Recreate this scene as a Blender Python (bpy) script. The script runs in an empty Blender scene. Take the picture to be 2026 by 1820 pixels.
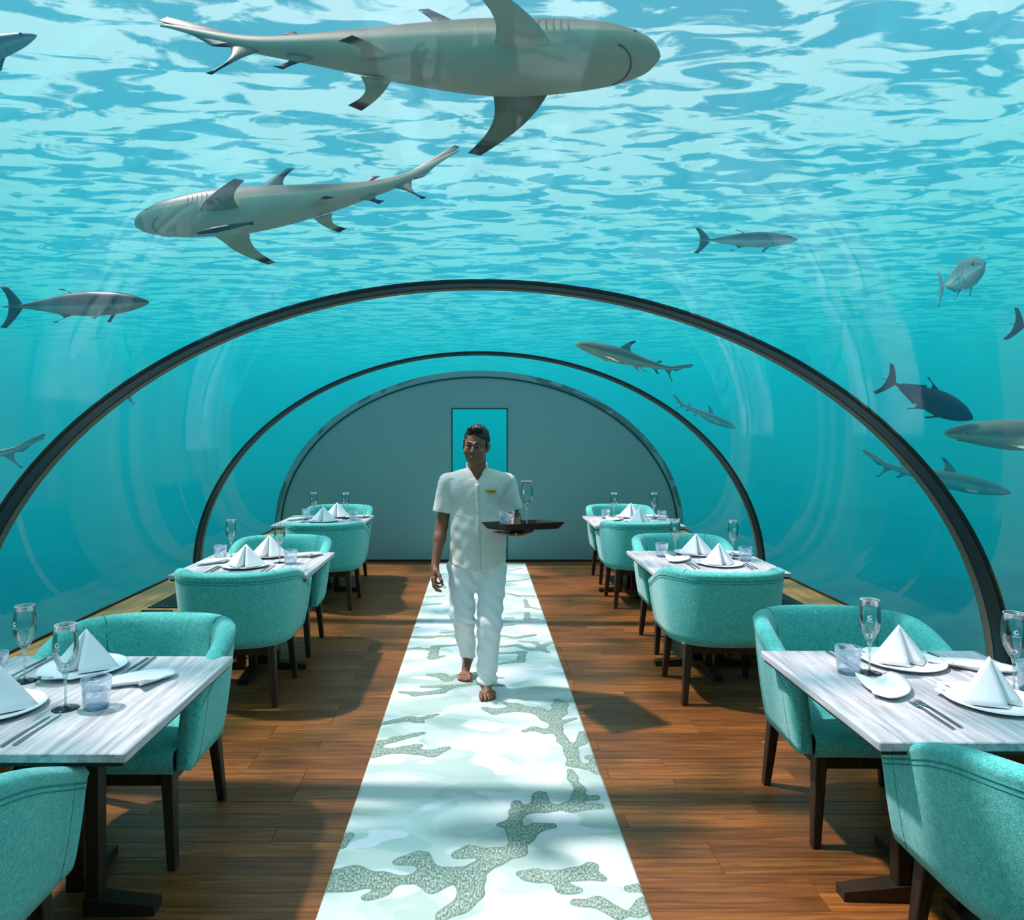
import bpy, bmesh, math, random
import numpy as np
from mathutils import Vector, Matrix

# ------------------------------------------------------------------ camera, world, sun, exposure
SC = bpy.context.scene
COL = SC.collection
PX, PY, F, H = 948.0, 858.0, 1420.0, 1.68      # principal point, focal length (px), eye height
cam_d = bpy.data.cameras.new('camera')
cam_d.sensor_width = 36.0
cam_d.lens = 36.0 * F / 2026.0
cam_d.shift_x = (1013.0 - PX) / 2026.0
cam_d.shift_y = -(910.0 - PY) / 2026.0
cam_d.clip_start = 0.05
cam_d.clip_end = 300
cam = bpy.data.objects.new('camera', cam_d)
cam.location = (0, 0, H)
cam.rotation_euler = (math.pi / 2, 0, 0)
COL.objects.link(cam)
SC.camera = cam

world = bpy.data.worlds.new('tropical_sky')
SC.world = world
world.use_nodes = True
bg = world.node_tree.nodes['Background']
bg.inputs[0].default_value = (1.14, 0.92, 1.04, 1)
bg.inputs[1].default_value = 1.25

sun_d = bpy.data.lights.new('sun', 'SUN')
sun_d.energy = 10.8
sun_d.color = (1.0, 0.575, 0.63)
sun_d.angle = math.radians(2.4)
sun = bpy.data.objects.new('sun', sun_d)
sun.rotation_euler = Vector((0.46, -0.10, -0.88)).to_track_quat('-Z', 'Y').to_euler()
sun.location = (-4, 3, 12)
COL.objects.link(sun)

SC.view_settings.view_transform = 'Standard'
SC.view_settings.look = 'None'
SC.view_settings.exposure = 0.0
SC.view_settings.gamma = 1.0
SC.view_settings.use_curve_mapping = False
cy = SC.cycles
cy.use_denoising = True
cy.max_bounces = 7
cy.diffuse_bounces = 3
cy.glossy_bounces = 3
cy.transmission_bounces = 4
cy.volume_bounces = 0
cy.transparent_max_bounces = 24
cy.caustics_reflective = False
cy.caustics_refractive = False
cy.sample_clamp_indirect = 4.0

SEA_Z = 4.8            # height of the sea surface above the dining floor
A_IN, B_IN, Z0 = 2.60, 1.99, 0.43      # inner ellipse of the acrylic vault
LEDGE_Z = 0.465
RISER_X = 2.06
Y_RIB = (-2.55, 0.45, 3.50, 6.55, 9.43)
Y_BACK = 9.43


def floor_pt(px, py, z=0.0):
    """point of the horizontal plane z seen at pixel (px,py)"""
    Y = F * (H - z) / (py - PY)
    return Vector(((px - PX) / F * Y, Y, z))


def at(px, py, Y):
    return Vector(((px - PX) / F * Y, Y, H - (py - PY) / F * Y))


# ------------------------------------------------------------------ node helpers
def lin(r, g, b):
    f = lambda c: c / 12.92 if c <= 0.04045 else ((c + 0.055) / 1.055) ** 2.4
    return (f(r / 255), f(g / 255), f(b / 255), 1.0)


class NT:
    def __init__(self, name):
        self.m = bpy.data.materials.new(name)
        self.m.use_nodes = True
        self.t = self.m.node_tree
        self.t.nodes.clear()
        self.out = self.t.nodes.new('ShaderNodeOutputMaterial')

    def n(self, typ, ins=None, **kw):
        nd = self.t.nodes.new('ShaderNode' + typ)
        for k, v in kw.items():
            setattr(nd, k, v)
        for k, v in (ins or {}).items():
            s = nd.inputs[k]
            if hasattr(v, 'is_linked') or isinstance(v, bpy.types.NodeSocket):
                self.t.links.new(v, s)
            else:
                s.default_value = v
        return nd

    def link(self, a, b):
        self.t.links.new(a, b)

    def math(self, op, a, b=0.0, clamp=False):
        nd = self.n('Math', {0: a, 1: b}, operation=op)
        nd.use_clamp = clamp
        return nd.outputs[0]

    def ramp(self, fac, stops, interp='LINEAR'):
        nd = self.n('ValToRGB', {0: fac})
        cr = nd.color_ramp
        cr.interpolation = interp
        while len(cr.elements) < len(stops):
            cr.elements.new(0.5)
        for e, (p, c) in zip(cr.elements, stops):
            e.position = p
            e.color = c if len(c) == 4 else (*c, 1)
        return nd.outputs[0]

    def mixc(self, fac, a, b, blend='MIX'):
        nd = self.n('Mix', data_type='RGBA', blend_type=blend)
        for s, v in ((nd.inputs[0], fac), (nd.inputs[6], a), (nd.inputs[7], b)):
            if isinstance(v, bpy.types.NodeSocket):
                self.t.links.new(v, s)
            else:
                s.default_value = v
        return nd.outputs[2]

    def coords(self, scale=(1, 1, 1), kind='Object', rot=(0, 0, 0)):
        tc = self.n('TexCoord')
        mp = self.n('Mapping', {'Vector': tc.outputs[kind], 'Scale': scale, 'Rotation': rot})
        return mp.outputs[0]

    def noise(self, vec, scale, detail=4, rough=0.5, dist=0.0):
        return self.n('TexNoise', {'Vector': vec, 'Scale': scale, 'Detail': detail, 'Roughness': rough,
                                   'Distortion': dist}).outputs[0]

    def bump(self, height, strength=0.3, dist=0.01):
        return self.n('Bump', {'Height': height, 'Strength': strength, 'Distance': dist}).outputs[0]

    def principled(self, **ins):
        p = self.n('BsdfPrincipled')
        for k, v in ins.items():
            key = {'base': 'Base Color', 'rough': 'Roughness', 'metal': 'Metallic', 'normal': 'Normal',
                   'spec': 'Specular IOR Level', 'alpha': 'Alpha', 'sheen': 'Sheen Weight', 'coat': 'Coat Weight',
                   'sss': 'Subsurface Weight', 'trans': 'Transmission Weight', 'ior': 'IOR'}[k]
            s = p.inputs[key]
            if isinstance(v, bpy.types.NodeSocket):
                self.t.links.new(v, s)
            else:
                s.default_value = v
        self.link(p.outputs[0], self.out.inputs[0])
        return p


# ------------------------------------------------------------------ mesh helpers
def mesh_obj(name, verts, faces, mat=None, parent=None, smooth=False, loc=None):
    me = bpy.data.meshes.new(name)
    me.from_pydata([tuple(v) for v in verts], [], [tuple(f) for f in faces])
    if smooth:
        me.polygons.foreach_set('use_smooth', [True] * len(me.polygons))
    me.update()
    return obj_from(name, me, mat, parent, loc)


def obj_from(name, me, mat=None, parent=None, loc=None):
    o = bpy.data.objects.new(name, me)
    COL.objects.link(o)
    if mat and not me.materials:
        me.materials.append(mat)
    if parent:
        o.parent = parent
    if loc is not None:
        o.location = loc
    return o


def np_obj(name, V, Fq, mat=None, parent=None, smooth=True):
    """fast mesh from numpy verts (n,3) and quad/tri index array (m,k)"""
    me = bpy.data.meshes.new(name)
    V = np.asarray(V, np.float32)
    Fq = np.asarray(Fq, np.int32)
    k = Fq.shape[1]
    me.vertices.add(len(V))
    me.vertices.foreach_set('co', V.ravel())
    me.loops.add(Fq.size)
    me.loops.foreach_set('vertex_index', Fq.ravel())
    me.polygons.add(len(Fq))
    me.polygons.foreach_set('loop_start', np.arange(0, Fq.size, k, dtype=np.int32))
    me.polygons.foreach_set('use_smooth', np.full(len(Fq), smooth))
    me.update(calc_edges=True)
    me.validate()
    return obj_from(name, me, mat, parent)


def bm_obj(name, bm, mat=None, parent=None, smooth=False, loc=None):
    me = bpy.data.meshes.new(name)
    bm.to_mesh(me)
    bm.free()
    if smooth:
        me.polygons.foreach_set('use_smooth', [True] * len(me.polygons))
    return obj_from(name, me, mat, parent, loc)


def bm_box(bm, x0, x1, y0, y1, z0, z1, bevel=0.0, seg=2, M=None):
    vs = [bm.verts.new(p) for p in ((x0, y0, z0), (x1, y0, z0), (x1, y1, z0), (x0, y1, z0),
                                    (x0, y0, z1), (x1, y0, z1), (x1, y1, z1), (x0, y1, z1))]
    fs = [bm.faces.new([vs[i] for i in f]) for f in ((3, 2, 1, 0), (4, 5, 6, 7), (0, 1, 5, 4), (1, 2, 6, 5), (2, 3, 7, 6), (3, 0, 4, 7))]
    if bevel:
        es = list({e for f in fs for e in f.edges})
        r = bmesh.ops.bevel(bm, geom=es, offset=bevel, segments=seg, affect='EDGES', profile=0.5)
        vs = list({v for f in r['faces'] for v in f.verts} | {v for v in vs if v.is_valid})
    if M is not None:
        bmesh.ops.transform(bm, matrix=M, verts=[v for v in vs if v.is_valid])
    return vs


def box_obj(name, x0, x1, y0, y1, z0, z1, mat, parent=None, bevel=0.0, seg=2):
    bm = bmesh.new()
    bm_box(bm, x0, x1, y0, y1, z0, z1, bevel, seg)
    return bm_obj(name, bm, mat, parent)


def prism_bar(name, p0, p1, w0, w1, mat, parent, d0=None, d1=None, bevel=0.004):
    """tapered square bar from p0 (section w0 x d0) to p1; sections stay horizontal"""
    d0 = d0 or w0
    d1 = d1 or w1
    bm = bmesh.new()
    vs = []
    for p, w, d in ((p0, w0, d0), (p1, w1, d1)):
        for sx, sy in ((-1, -1), (1, -1), (1, 1), (-1, 1)):
            vs.append(bm.verts.new((p[0] + sx * w / 2, p[1] + sy * d / 2, p[2])))
    for f in ((3, 2, 1, 0), (4, 5, 6, 7), (0, 1, 5, 4), (1, 2, 6, 5), (2, 3, 7, 6), (3, 0, 4, 7)):
        bm.faces.new([vs[i] for i in f])
    bmesh.ops.recalc_face_normals(bm, faces=bm.faces)
    if bevel:
        bmesh.ops.bevel(bm, geom=list(bm.edges), offset=bevel, segments=1, affect='EDGES')
    return bm_obj(name, bm, mat, parent)


def lathe(prof, seg=32, close=True):
    """profile [(r,z)...] -> verts, faces; zero radius points become poles"""
    V, Fc, rings = [], [], []
    for r, z in prof:
        if r < 1e-6:
            rings.append([len(V)])
            V.append((0, 0, z))
        else:
            rings.append(list(range(len(V), len(V) + seg)))
            for i in range(seg):
                a = 2 * math.pi * i / seg
                V.append((r * math.cos(a), r * math.sin(a), z))
    for a, b in zip(rings[:-1], rings[1:]):
        for i in range(seg):
            j = (i + 1) % seg
            if len(a) == 1 and len(b) == 1:
                continue
            if len(a) == 1:
                Fc.append((a[0], b[j], b[i]))
            elif len(b) == 1:
                Fc.append((a[i], a[j], b[0]))
            else:
                Fc.append((a[i], a[j], b[j], b[i]))
    return V, Fc


def tube(name, pts, rad, mat, parent, seg=8, closed=False):
    pts = [Vector(p) for p in pts]
    rads = rad if isinstance(rad, (list, tuple)) else [rad] * len(pts)
    V, Fc = [], []
    n = len(pts)
    up0 = None
    for i, p in enumerate(pts):
        t = (pts[(i + 1) % n] - pts[i - 1]) if closed else (pts[min(i + 1, n - 1)] - pts[max(i - 1, 0)])
        t.normalize()
        if up0 is None:
            up0 = Vector((0, 0, 1)) if abs(t.z) < 0.9 else Vector((1, 0, 0))
        s = t.cross(up0).normalized()
        up0 = s.cross(t).normalized()
        for k in range(seg):
            a = 2 * math.pi * k / seg
            V.append(p + (s * math.cos(a) + up0 * math.sin(a)) * rads[i])
    for i in range(n if closed else n - 1):
        j = (i + 1) % n
        for k in range(seg):
            l = (k + 1) % seg
            Fc.append((i * seg + k, i * seg + l, j * seg + l, j * seg + k))
    if not closed:
        Fc.append(tuple(range(seg))[::-1])
        Fc.append(tuple(range((n - 1) * seg, n * seg)))
    return mesh_obj(name, V, Fc, mat, parent, True)


def empty(name, loc=(0, 0, 0), rz=0.0):
    o = bpy.data.objects.new(name, None)
    o.empty_display_size = 0.1
    COL.objects.link(o)
    o.location = loc
    o.rotation_euler = (0, 0, rz)
    return o


def tag(o, label=None, cat=None, group=None, kind=None):
    if label:
        o['label'] = label
    if cat:
        o['category'] = cat
    if group:
        o['group'] = group
    if kind:
        o['kind'] = kind
    return o


def copy_tree(o, parent=None):
    c = o.copy()
    COL.objects.link(c)
    c.parent = parent
    for ch in list(o.children):
        copy_tree(ch, c)
    return c


# ------------------------------------------------------------------ materials of the setting
def m_water():
    t = NT('seawater')
    sc = t.n('VolumeScatter', {'Color': (0.012, 0.53, 0.97, 1), 'Density': 0.125, 'Anisotropy': 0.0})
    ab = t.n('VolumeAbsorption', {'Color': (0.0, 0.89, 0.955, 1), 'Density': 0.21})
    add = t.n('AddShader', {0: sc.outputs[0], 1: ab.outputs[0]})
    t.link(add.outputs[0], t.out.inputs['Volume'])
    return t.m


def m_sea_surface():
    t = NT('sea_surface')
    v = t.coords((0.55, 1.25, 1), rot=(0, 0, math.radians(28)))
    n1 = t.noise(v, 2.5, 4, 0.54, 0.9)
    v2 = t.coords((0.8, 1.6, 1), rot=(0, 0, math.radians(-8)))
    n2 = t.noise(v2, 0.6, 2, 0.5, 0.3)
    n = t.math('ADD', t.math('MULTIPLY', n1, 0.8), t.math('MULTIPLY', n2, 0.2))
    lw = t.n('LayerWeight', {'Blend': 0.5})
    # noise paints dark patches for facets reflecting the deep, dappling the sun; more of them at flat angles
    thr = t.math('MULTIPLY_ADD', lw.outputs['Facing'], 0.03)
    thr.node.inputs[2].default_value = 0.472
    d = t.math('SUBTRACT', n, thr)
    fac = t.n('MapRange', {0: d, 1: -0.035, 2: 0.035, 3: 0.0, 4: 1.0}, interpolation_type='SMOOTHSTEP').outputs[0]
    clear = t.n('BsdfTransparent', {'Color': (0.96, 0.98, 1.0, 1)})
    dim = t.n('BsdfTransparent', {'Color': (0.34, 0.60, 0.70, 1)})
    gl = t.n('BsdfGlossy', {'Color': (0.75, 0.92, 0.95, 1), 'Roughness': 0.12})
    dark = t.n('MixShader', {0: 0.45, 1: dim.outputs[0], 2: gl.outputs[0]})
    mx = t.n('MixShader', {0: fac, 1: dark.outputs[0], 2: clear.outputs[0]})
    t.link(mx.outputs[0], t.out.inputs[0])
    return t.m


def m_acrylic(inner=True):
    t = NT('acrylic_inner' if inner else 'acrylic_outer')
    tr = t.n('BsdfTransparent', {'Color': (0.985, 0.995, 0.995, 1)})
    if not inner:
        t.link(tr.outputs[0], t.out.inputs[0])
        return t.m
    gl = t.n('BsdfGlossy', {'Color': (1, 1, 1, 1), 'Roughness': 0.03})
    fr = t.n('Fresnel', {'IOR': 1.36})
    fac = t.math('MULTIPLY', fr.outputs[0], 0.06)
    mx = t.n('MixShader', {0: fac, 1: tr.outputs[0], 2: gl.outputs[0]})
    t.link(mx.outputs[0], t.out.inputs[0])
    return t.m


def m_plain(name, col, rough=0.5, metal=0.0, spec=0.5):
    t = NT(name)
    t.principled(base=col, rough=rough, metal=metal, spec=spec)
    return t.m


def m_wall():
    t = NT('grey_wall_paint')
    v = t.coords()
    n = t.noise(v, 260, 3, 0.6)
    c = t.mixc(n, lin(112, 154, 154), lin(128, 168, 168))
    t.principled(base=c, rough=0.8, normal=t.bump(n, 0.25, 0.002))
    return t.m


def m_planks():
    t = NT('dark_teak_planks')
    oi = t.n('ObjectInfo')
    v = t.coords((1.2, 22, 22))
    off = t.n('VectorMath', {0: v, 1: t.n('CombineXYZ', {'X': t.math('MULTIPLY', oi.outputs['Random'], 40.0), 'Y': t.math('MULTIPLY', oi.outputs['Random'], 17.0)}).outputs[0]}, operation='ADD').outputs[0]
    n = t.noise(off, 2.2, 6, 0.62, 0.6)
    n2 = t.noise(off, 14.0, 3, 0.6, 0.2)
    base = t.ramp(n, [(0.25, lin(70, 42, 18)), (0.5, lin(126, 80, 37)), (0.78, lin(170, 114, 56))])
    tone = t.ramp(oi.outputs['Random'], [(0.0, (0.62, 0.62, 0.62)), (0.5, (0.95, 0.93, 0.9)), (1.0, (1.25, 1.2, 1.1))])
    c = t.mixc(1.0, base, tone, 'MULTIPLY')
    c = t.mixc(t.math('MULTIPLY', n2, 0.35), c, lin(58, 32, 16))
    t.principled(base=c, rough=0.42, spec=0.35, normal=t.bump(n2, 0.2, 0.002))
    return t.m


def m_ledge():
    t = NT('golden_ledge_wood')
    v = t.coords((14, 1.0, 14))
    n = t.noise(v, 2.0, 6, 0.6, 0.8)
    c = t.ramp(n, [(0.25, lin(96, 68, 26)), (0.55, lin(142, 106, 48)), (0.8, lin(170, 132, 66))])
    t.principled(base=c, rough=0.45, spec=0.4)
    return t.m


def m_seabed():
    t = NT('reef_sand')
    v = t.coords()
    n = t.noise(v, 0.22, 5, 0.6, 0.4)
    n2 = t.noise(v, 2.5, 4, 0.6)
    c = t.ramp(n, [(0.40, lin(22, 34, 30)), (0.52, lin(48, 64, 54)), (0.62, lin(86, 98, 84))])
    c = t.mixc(t.math('MULTIPLY', n2, 0.5), c, lin(40, 54, 46))
    t.principled(base=c, rough=0.95, spec=0.1)
    return t.m


M = {}
M['water'] = m_water()
M['sea'] = m_sea_surface()
M['acr_in'] = m_acrylic(True)
M['acr_out'] = m_acrylic(False)
M['wall'] = m_wall()
M['plank'] = m_planks()
M['ledge'] = m_ledge()
M['seabed'] = m_seabed()
M['dark_steel'] = m_plain('dark_teal_band', lin(6, 62, 76), 0.45, 0.0, 0.25)
M['seal'] = m_plain('pale_grey_sealant', lin(112, 112, 102), 0.7)
M['black_gap'] = m_plain('black_rubber', lin(12, 14, 15), 0.6)
M['subfloor'] = m_plain('dark_subfloor', lin(30, 20, 12), 0.9)
M['vent'] = m_plain('black_vent_metal', lin(16, 24, 28), 0.4, 0.3)


# ------------------------------------------------------------------ the setting
def arch(a, b, z0, zb, n=72):
    """profile of the vault from the right foot over the apex to the left foot, cut at height zb"""
    t0 = math.asin(max(-1, min(1, (zb - z0) / b)))
    return [(a * math.cos(t), z0 + b * math.sin(t)) for t in np.linspace(t0, math.pi - t0, n)]


def vault_shell(name, y0, y1, ri, ro, zb, m_in, m_out, ny=2):
    """closed shell between two ellipses offset by ri / ro from the inner vault"""
    pi_ = arch(A_IN + ri, B_IN + ri, Z0, zb)
    po = arch(A_IN + ro, B_IN + ro, Z0, zb)
    n = len(pi_)
    V, Fc, mi = [], [], []
    ys = np.linspace(y0, y1, ny)
    for y in ys:
        V += [(x, y, z) for x, z in pi_] + [(x, y, z) for x, z in po]
    for k in range(ny - 1):
        o, q = k * 2 * n, (k + 1) * 2 * n
        for i in range(n - 1):
            Fc.append((o + i, q + i, q + i + 1, o + i + 1)); mi.append(0)
            Fc.append((o + n + i, o + n + i + 1, q + n + i + 1, q + n + i)); mi.append(1)
        for i in (0, n - 1):
            Fc.append((o + i, o + n + i, q + n + i, q + i) if i == 0 else (o + i, q + i, q + n + i, o + n + i)); mi.append(1)
    for k, s in ((0, 1), (ny - 1, -1)):
        o = k * 2 * n
        for i in range(n - 1):
            f = (o + i, o + i + 1, o + n + i + 1, o + n + i)
            Fc.append(f if s > 0 else f[::-1]); mi.append(1)
    o = mesh_obj(name, V, Fc, None, None, False)
    o.data.materials.append(m_in)
    if m_out is not m_in:
        o.data.materials.append(m_out)
        o.data.polygons.foreach_set('material_index', mi)
    sm = [i % 1 == 0 for i in range(len(Fc))]
    o.data.polygons.foreach_set('use_smooth', [m == 0 or True for m in mi])
    try:
        o.data.set_sharp_from_angle(angle=math.radians(40))
    except Exception:
        pass
    return o


tag_struct = lambda o: tag(o, kind='structure')

# acrylic panels (window_n) and the steel joint bands (trim_n)
for i in range(4):
    w = vault_shell('window_%d' % (i + 1), Y_RIB[i] + 0.16, Y_RIB[i + 1], 0.0, 0.10, LEDGE_Z - 0.02, M['acr_in'], M['acr_out'])
    tag_struct(w)
for i, y in enumerate(Y_RIB):
    far = i == len(Y_RIB) - 1
    b = vault_shell('trim_%d' % (i + 1), y - (0.012 if far else 0.0), y + (0.0 if far else 0.105), -0.006, 0.012, LEDGE_Z - 0.02, M['dark_steel'], M['dark_steel'])
    tag_struct(b)
    if not far:
        s = vault_shell('sealant_strip', y + 0.105, y + 0.16, -0.010, 0.012, LEDGE_Z - 0.02, M['seal'], M['seal'])
        s.parent = b
        g = vault_shell('rubber_gasket', y - 0.012, y, -0.003, 0.012, LEDGE_Z - 0.02, M['black_gap'], M['black_gap'])
        g.parent = b

# floor: dark bed with single planks on it
fl = box_obj('floor', -RISER_X, RISER_X, -2.6, Y_BACK, -0.30, -0.012, M['subfloor'])
tag_struct(fl)
rnd = random.Random(4)
PW = 0.108
pl_mesh = {}
row = 0
y = 1.55
while y < Y_BACK - 0.02:
    x = -RISER_X
    first = True
    while x < RISER_X - 0.01:
        L = rnd.choice((0.9, 1.2, 1.5)) if not first else rnd.choice((0.3, 0.6, 0.9, 1.2))
        first = False
        x1 = min(x + L, RISER_X)
        if RISER_X - x1 < 0.28:
            x1 = RISER_X
        key = round(x1 - x, 3)
        y1 = min(y + PW, Y_BACK)
        key = (key, round(y1 - y, 3))
        if key not in pl_mesh:
            bm = bmesh.new()
            l, d = key
            bm_box(bm, -l / 2 + 0.0008, l / 2 - 0.0008, -d / 2 + 0.0008, d / 2 - 0.0008, -0.012, 0.0)
            top = [e for e in bm.edges if all(v.co.z > -0.001 for v in e.verts)]
            bmesh.ops.bevel(bm, geom=top, offset=0.0012, segments=1, affect='EDGES')
            me = bpy.data.meshes.new('plank')
            bm.to_mesh(me); bm.free()
            me.materials.append(M['plank'])
            pl_mesh[key] = me
        o = obj_from('plank', pl_mesh[key], None, fl, ((x + x1) / 2, (y + y1) / 2, rnd.uniform(-0.0004, 0.0004)))
        x = x1
    y += PW
    row += 1
box_obj('plank_field', -RISER_X, RISER_X, -2.6, 1.549, -0.012, 0.0, M['plank'], fl)

# ledges (wall_left / wall_right): riser and sill of golden wood, with vents let into the sill
for s, nm in ((-1, 'left'), (1, 'right')):
    xo = A_IN * math.sqrt(1 - ((LEDGE_Z - Z0) / B_IN) ** 2) + 0.02
    bm = bmesh.new()
    xs = sorted((s * RISER_X, s * xo))
    bm_box(bm, xs[0], xs[1], -2.6, Y_BACK, LEDGE_Z - 0.035, LEDGE_Z, 0.004, 1)
    xs2 = sorted((s * (RISER_X + 0.015), s * (RISER_X + 0.05)))
    bm_box(bm, xs2[0], xs2[1], -2.6, Y_BACK, -0.30, LEDGE_Z - 0.034)
    lw_ = bm_obj('wall_' + nm, bm, M['ledge'])
    tag_struct(lw_)
    # dark bead where the acrylic meets the sill
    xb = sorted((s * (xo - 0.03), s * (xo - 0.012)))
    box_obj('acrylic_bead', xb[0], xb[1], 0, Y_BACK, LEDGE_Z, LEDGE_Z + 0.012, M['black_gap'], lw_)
    for (ya, yb) in ((1.75, 2.30), (4.38, 4.92), (5.00, 5.55), (7.05, 7.6), (7.68, 8.2)):
        vx = sorted((s * 2.10, s * 2.31))
        v = box_obj('floor_vent', vx[0], vx[1], ya, yb, LEDGE_Z + 0.0002, LEDGE_Z + 0.002, M['black_gap'], lw_)
        bm = bmesh.new()
        for k in range(8):
            xx = vx[0] + 0.012 + k * (vx[1] - vx[0] - 0.024) / 7
            bm_box(bm, xx - 0.006, xx + 0.006, ya + 0.01, yb - 0.01, LEDGE_Z + 0.002, LEDGE_Z + 0.007)
        for yy in (ya, yb - 0.012):
            bm_box(bm, vx[0], vx[1], yy, yy + 0.012, LEDGE_Z + 0.002, LEDGE_Z + 0.008)
        bm_obj('vent_grille', bm, M['vent'], v)

# end walls
DX0, DX1, DZ = (893 - PX) / F * Y_BACK, (1005 - PX) / F * Y_BACK, H - (807 - PY) / F * Y_BACK


def arch_wall(name, y0, y1, hole=None):
    prof = arch(A_IN + 0.09, B_IN + 0.09, Z0, Z0, 60)
    outline = [(A_IN + 0.09, -0.3)] + prof + [(-A_IN - 0.09, -0.3)]
    bm = bmesh.new()
    if hole:
        x0, x1, z1 = hole
        # split in three convex-ish polygons: right of the door, left of the door, above it
        def poly(pts):
            lo = [bm.verts.new((x, y0, z)) for x, z in pts]
            hi = [bm.verts.new((x, y1, z)) for x, z in pts]
            bm.faces.new(lo); bm.faces.new(hi[::-1])
            n = len(pts)
            for i in range(n):
                bm.faces.new((lo[i], hi[i], hi[(i + 1) % n], lo[(i + 1) % n]))
        zt = lambda x: Z0 + (B_IN + 0.09) * math.sqrt(max(0, 1 - (x / (A_IN + 0.09)) ** 2))
        right = [(x1, -0.3)] + [p for p in outline if p[0] > x1] + [(x1, zt(x1))]
        left = [(x0, zt(x0))] + [p for p in outline if p[0] < x0] + [(x0, -0.3)]
        mid = [(x0, z1), (x1, z1), (x1, zt(x1))] + [p for p in prof if x0 < p[0] < x1] + [(x0, zt(x0))]
        for p in (right, left, mid):
            poly(p)
    else:
        lo = [bm.verts.new((x, y0, z)) for x, z in outline]
        hi = [bm.verts.new((x, y1, z)) for x, z in outline]
        bm.faces.new(lo); bm.faces.new(hi[::-1])
        n = len(outline)
        for i in range(n):
            bm.faces.new((lo[i], hi[i], hi[(i + 1) % n], lo[(i + 1) % n]))
    bmesh.ops.recalc_face_normals(bm, faces=bm.faces)
    return tag_struct(bm_obj(name, bm, M['wall']))


arch_wall('wall_back', Y_BACK, Y_BACK + 0.16, (DX0, DX1, DZ))
arch_wall('wall_front', -2.76, -2.60)
tag_struct(box_obj('baseboard_back', -RISER_X, RISER_X, Y_BACK - 0.015, Y_BACK - 0.001, 0.0, 0.028, m_plain('dark_skirting', lin(48, 28, 18), 0.6)))
# glazed door in the back wall
dr = box_obj('door_1', DX0, DX1, Y_BACK + 0.125, Y_BACK + 0.14, 0.0, DZ, M['acr_out'])
tag_struct(dr)
bm = bmesh.new()
for a, b, c, d in ((DX0, DX0 + 0.014, 0.0, DZ), (DX1 - 0.014, DX1, 0.0, DZ), (DX0 + 0.014, DX1 - 0.014, DZ - 0.014, DZ)):
    bm_box(bm, a, b, Y_BACK - 0.004, Y_BACK + 0.15, c, d)
bm_obj('door_frame', bm, m_plain('dark_teal_frame', lin(28, 74, 78), 0.5), dr)
box_obj('door_sill', DX0, DX1, Y_BACK, Y_BACK + 0.155, -0.2, 0.0, M['black_gap'], dr)

# water body: big box with the tunnel cut out of it
def water_body():
    OX, OY0, OY1, OZ0, OZ1 = 45.0, -25.0, 70.0, -4.0, SEA_Z - 0.02
    prof = arch(A_IN + 0.115, B_IN + 0.115, Z0, Z0, 60)
    prof = [(A_IN + 0.115, -0.35)] + prof + [(-A_IN - 0.115, -0.35)]
    y0, y1 = -2.80, Y_BACK + 0.20
    V = [(x, y0, z) for x, z in prof] + [(x, y1, z) for x, z in prof]
    n = len(prof)
    Fc = []
    for i in range(n):
        j = (i + 1) % n
        Fc.append((i, n + i, n + j, j))
    Fc.append(tuple(range(n))); Fc.append(tuple(range(2 * n - 1, n - 1, -1)))
    o = len(V)
    for z in (OZ0, OZ1):
        V += [(-OX, OY0, z), (OX, OY0, z), (OX, OY1, z), (-OX, OY1, z)]
    for f in ((3, 2, 1, 0), (4, 5, 6, 7), (0, 1, 5, 4), (1, 2, 6, 5), (2, 3, 7, 6), (3, 0, 4, 7)):
        Fc.append(tuple(o + i for i in f))
    w = mesh_obj('seawater', V, Fc, M['water'])
    # orient: outer box outwards, tunnel faces into the tunnel
    bm = bmesh.new(); bm.from_mesh(w.data)
    bm.faces.ensure_lookup_table()
    cen = Vector((0, 3.4, 1.0))
    for f in bm.faces:
        c = f.calc_center_median()
        outer = max(abs(v.co.x) for v in f.verts) > 10
        want = (f.normal.dot(c - cen) > 0) if outer else (f.normal.dot(c - cen) < 0)
        if not want:
            f.normal_flip()
    bm.to_mesh(w.data); bm.free()
    return tag(w, 'clear turquoise seawater surrounding the dining tunnel', 'water', kind='stuff')


water_body()
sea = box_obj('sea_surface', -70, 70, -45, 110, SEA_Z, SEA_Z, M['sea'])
bm = bmesh.new()
vs = [bm.verts.new(p) for p in ((-70, -45, SEA_Z), (70, -45, SEA_Z), (70, 110, SEA_Z), (-70, 110, SEA_Z))]
bm.faces.new(vs)
bm.to_mesh(sea.data); bm.free()
tag(sea, 'rippled bright sea surface seen from below, high over the tunnel', 'sea surface', kind='stuff')

# seabed with reef mounds
g = 110
xs = np.linspace(-44.5, 44.5, g); ys = np.linspace(-24.5, 69.5, g)
X, Y = np.meshgrid(xs, ys, indexing='ij')
rs = np.random.RandomState(3)
Z = np.full_like(X, -2.3)
for k in range(60):
    cx_, cy_ = rs.uniform(-40, 40), rs.uniform(-15, 60)
    if abs(cx_) < 6 and cy_ < 14:
        continue
    r_, h_ = rs.uniform(2, 6), rs.uniform(0.4, 1.6)
    Z += h_ * np.exp(-((X - cx_) ** 2 + (Y - cy_) ** 2) / r_ ** 2)
Z += 2.9 * np.exp(-((X - 0.9) ** 2 + (Y - 12.2) ** 2) / 1.3 ** 2) + 2.2 * np.exp(-((X + 2.2) ** 2 + (Y - 16.0) ** 2) / 2.6 ** 2)
Z += 0.10 * rs.rand(g, g)
Z = np.where((np.abs(X) < 5) & (Y < 10.5), np.clip(Z, -4, -0.75), Z)
idx = np.arange(g * g).reshape(g, g)
Fq = np.stack([idx[:-1, :-1], idx[1:, :-1], idx[1:, 1:], idx[:-1, 1:]], -1).reshape(-1, 4)
sb = np_obj('seabed', np.stack([X, Y, Z], -1).reshape(-1, 3), Fq, M['seabed'])
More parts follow.
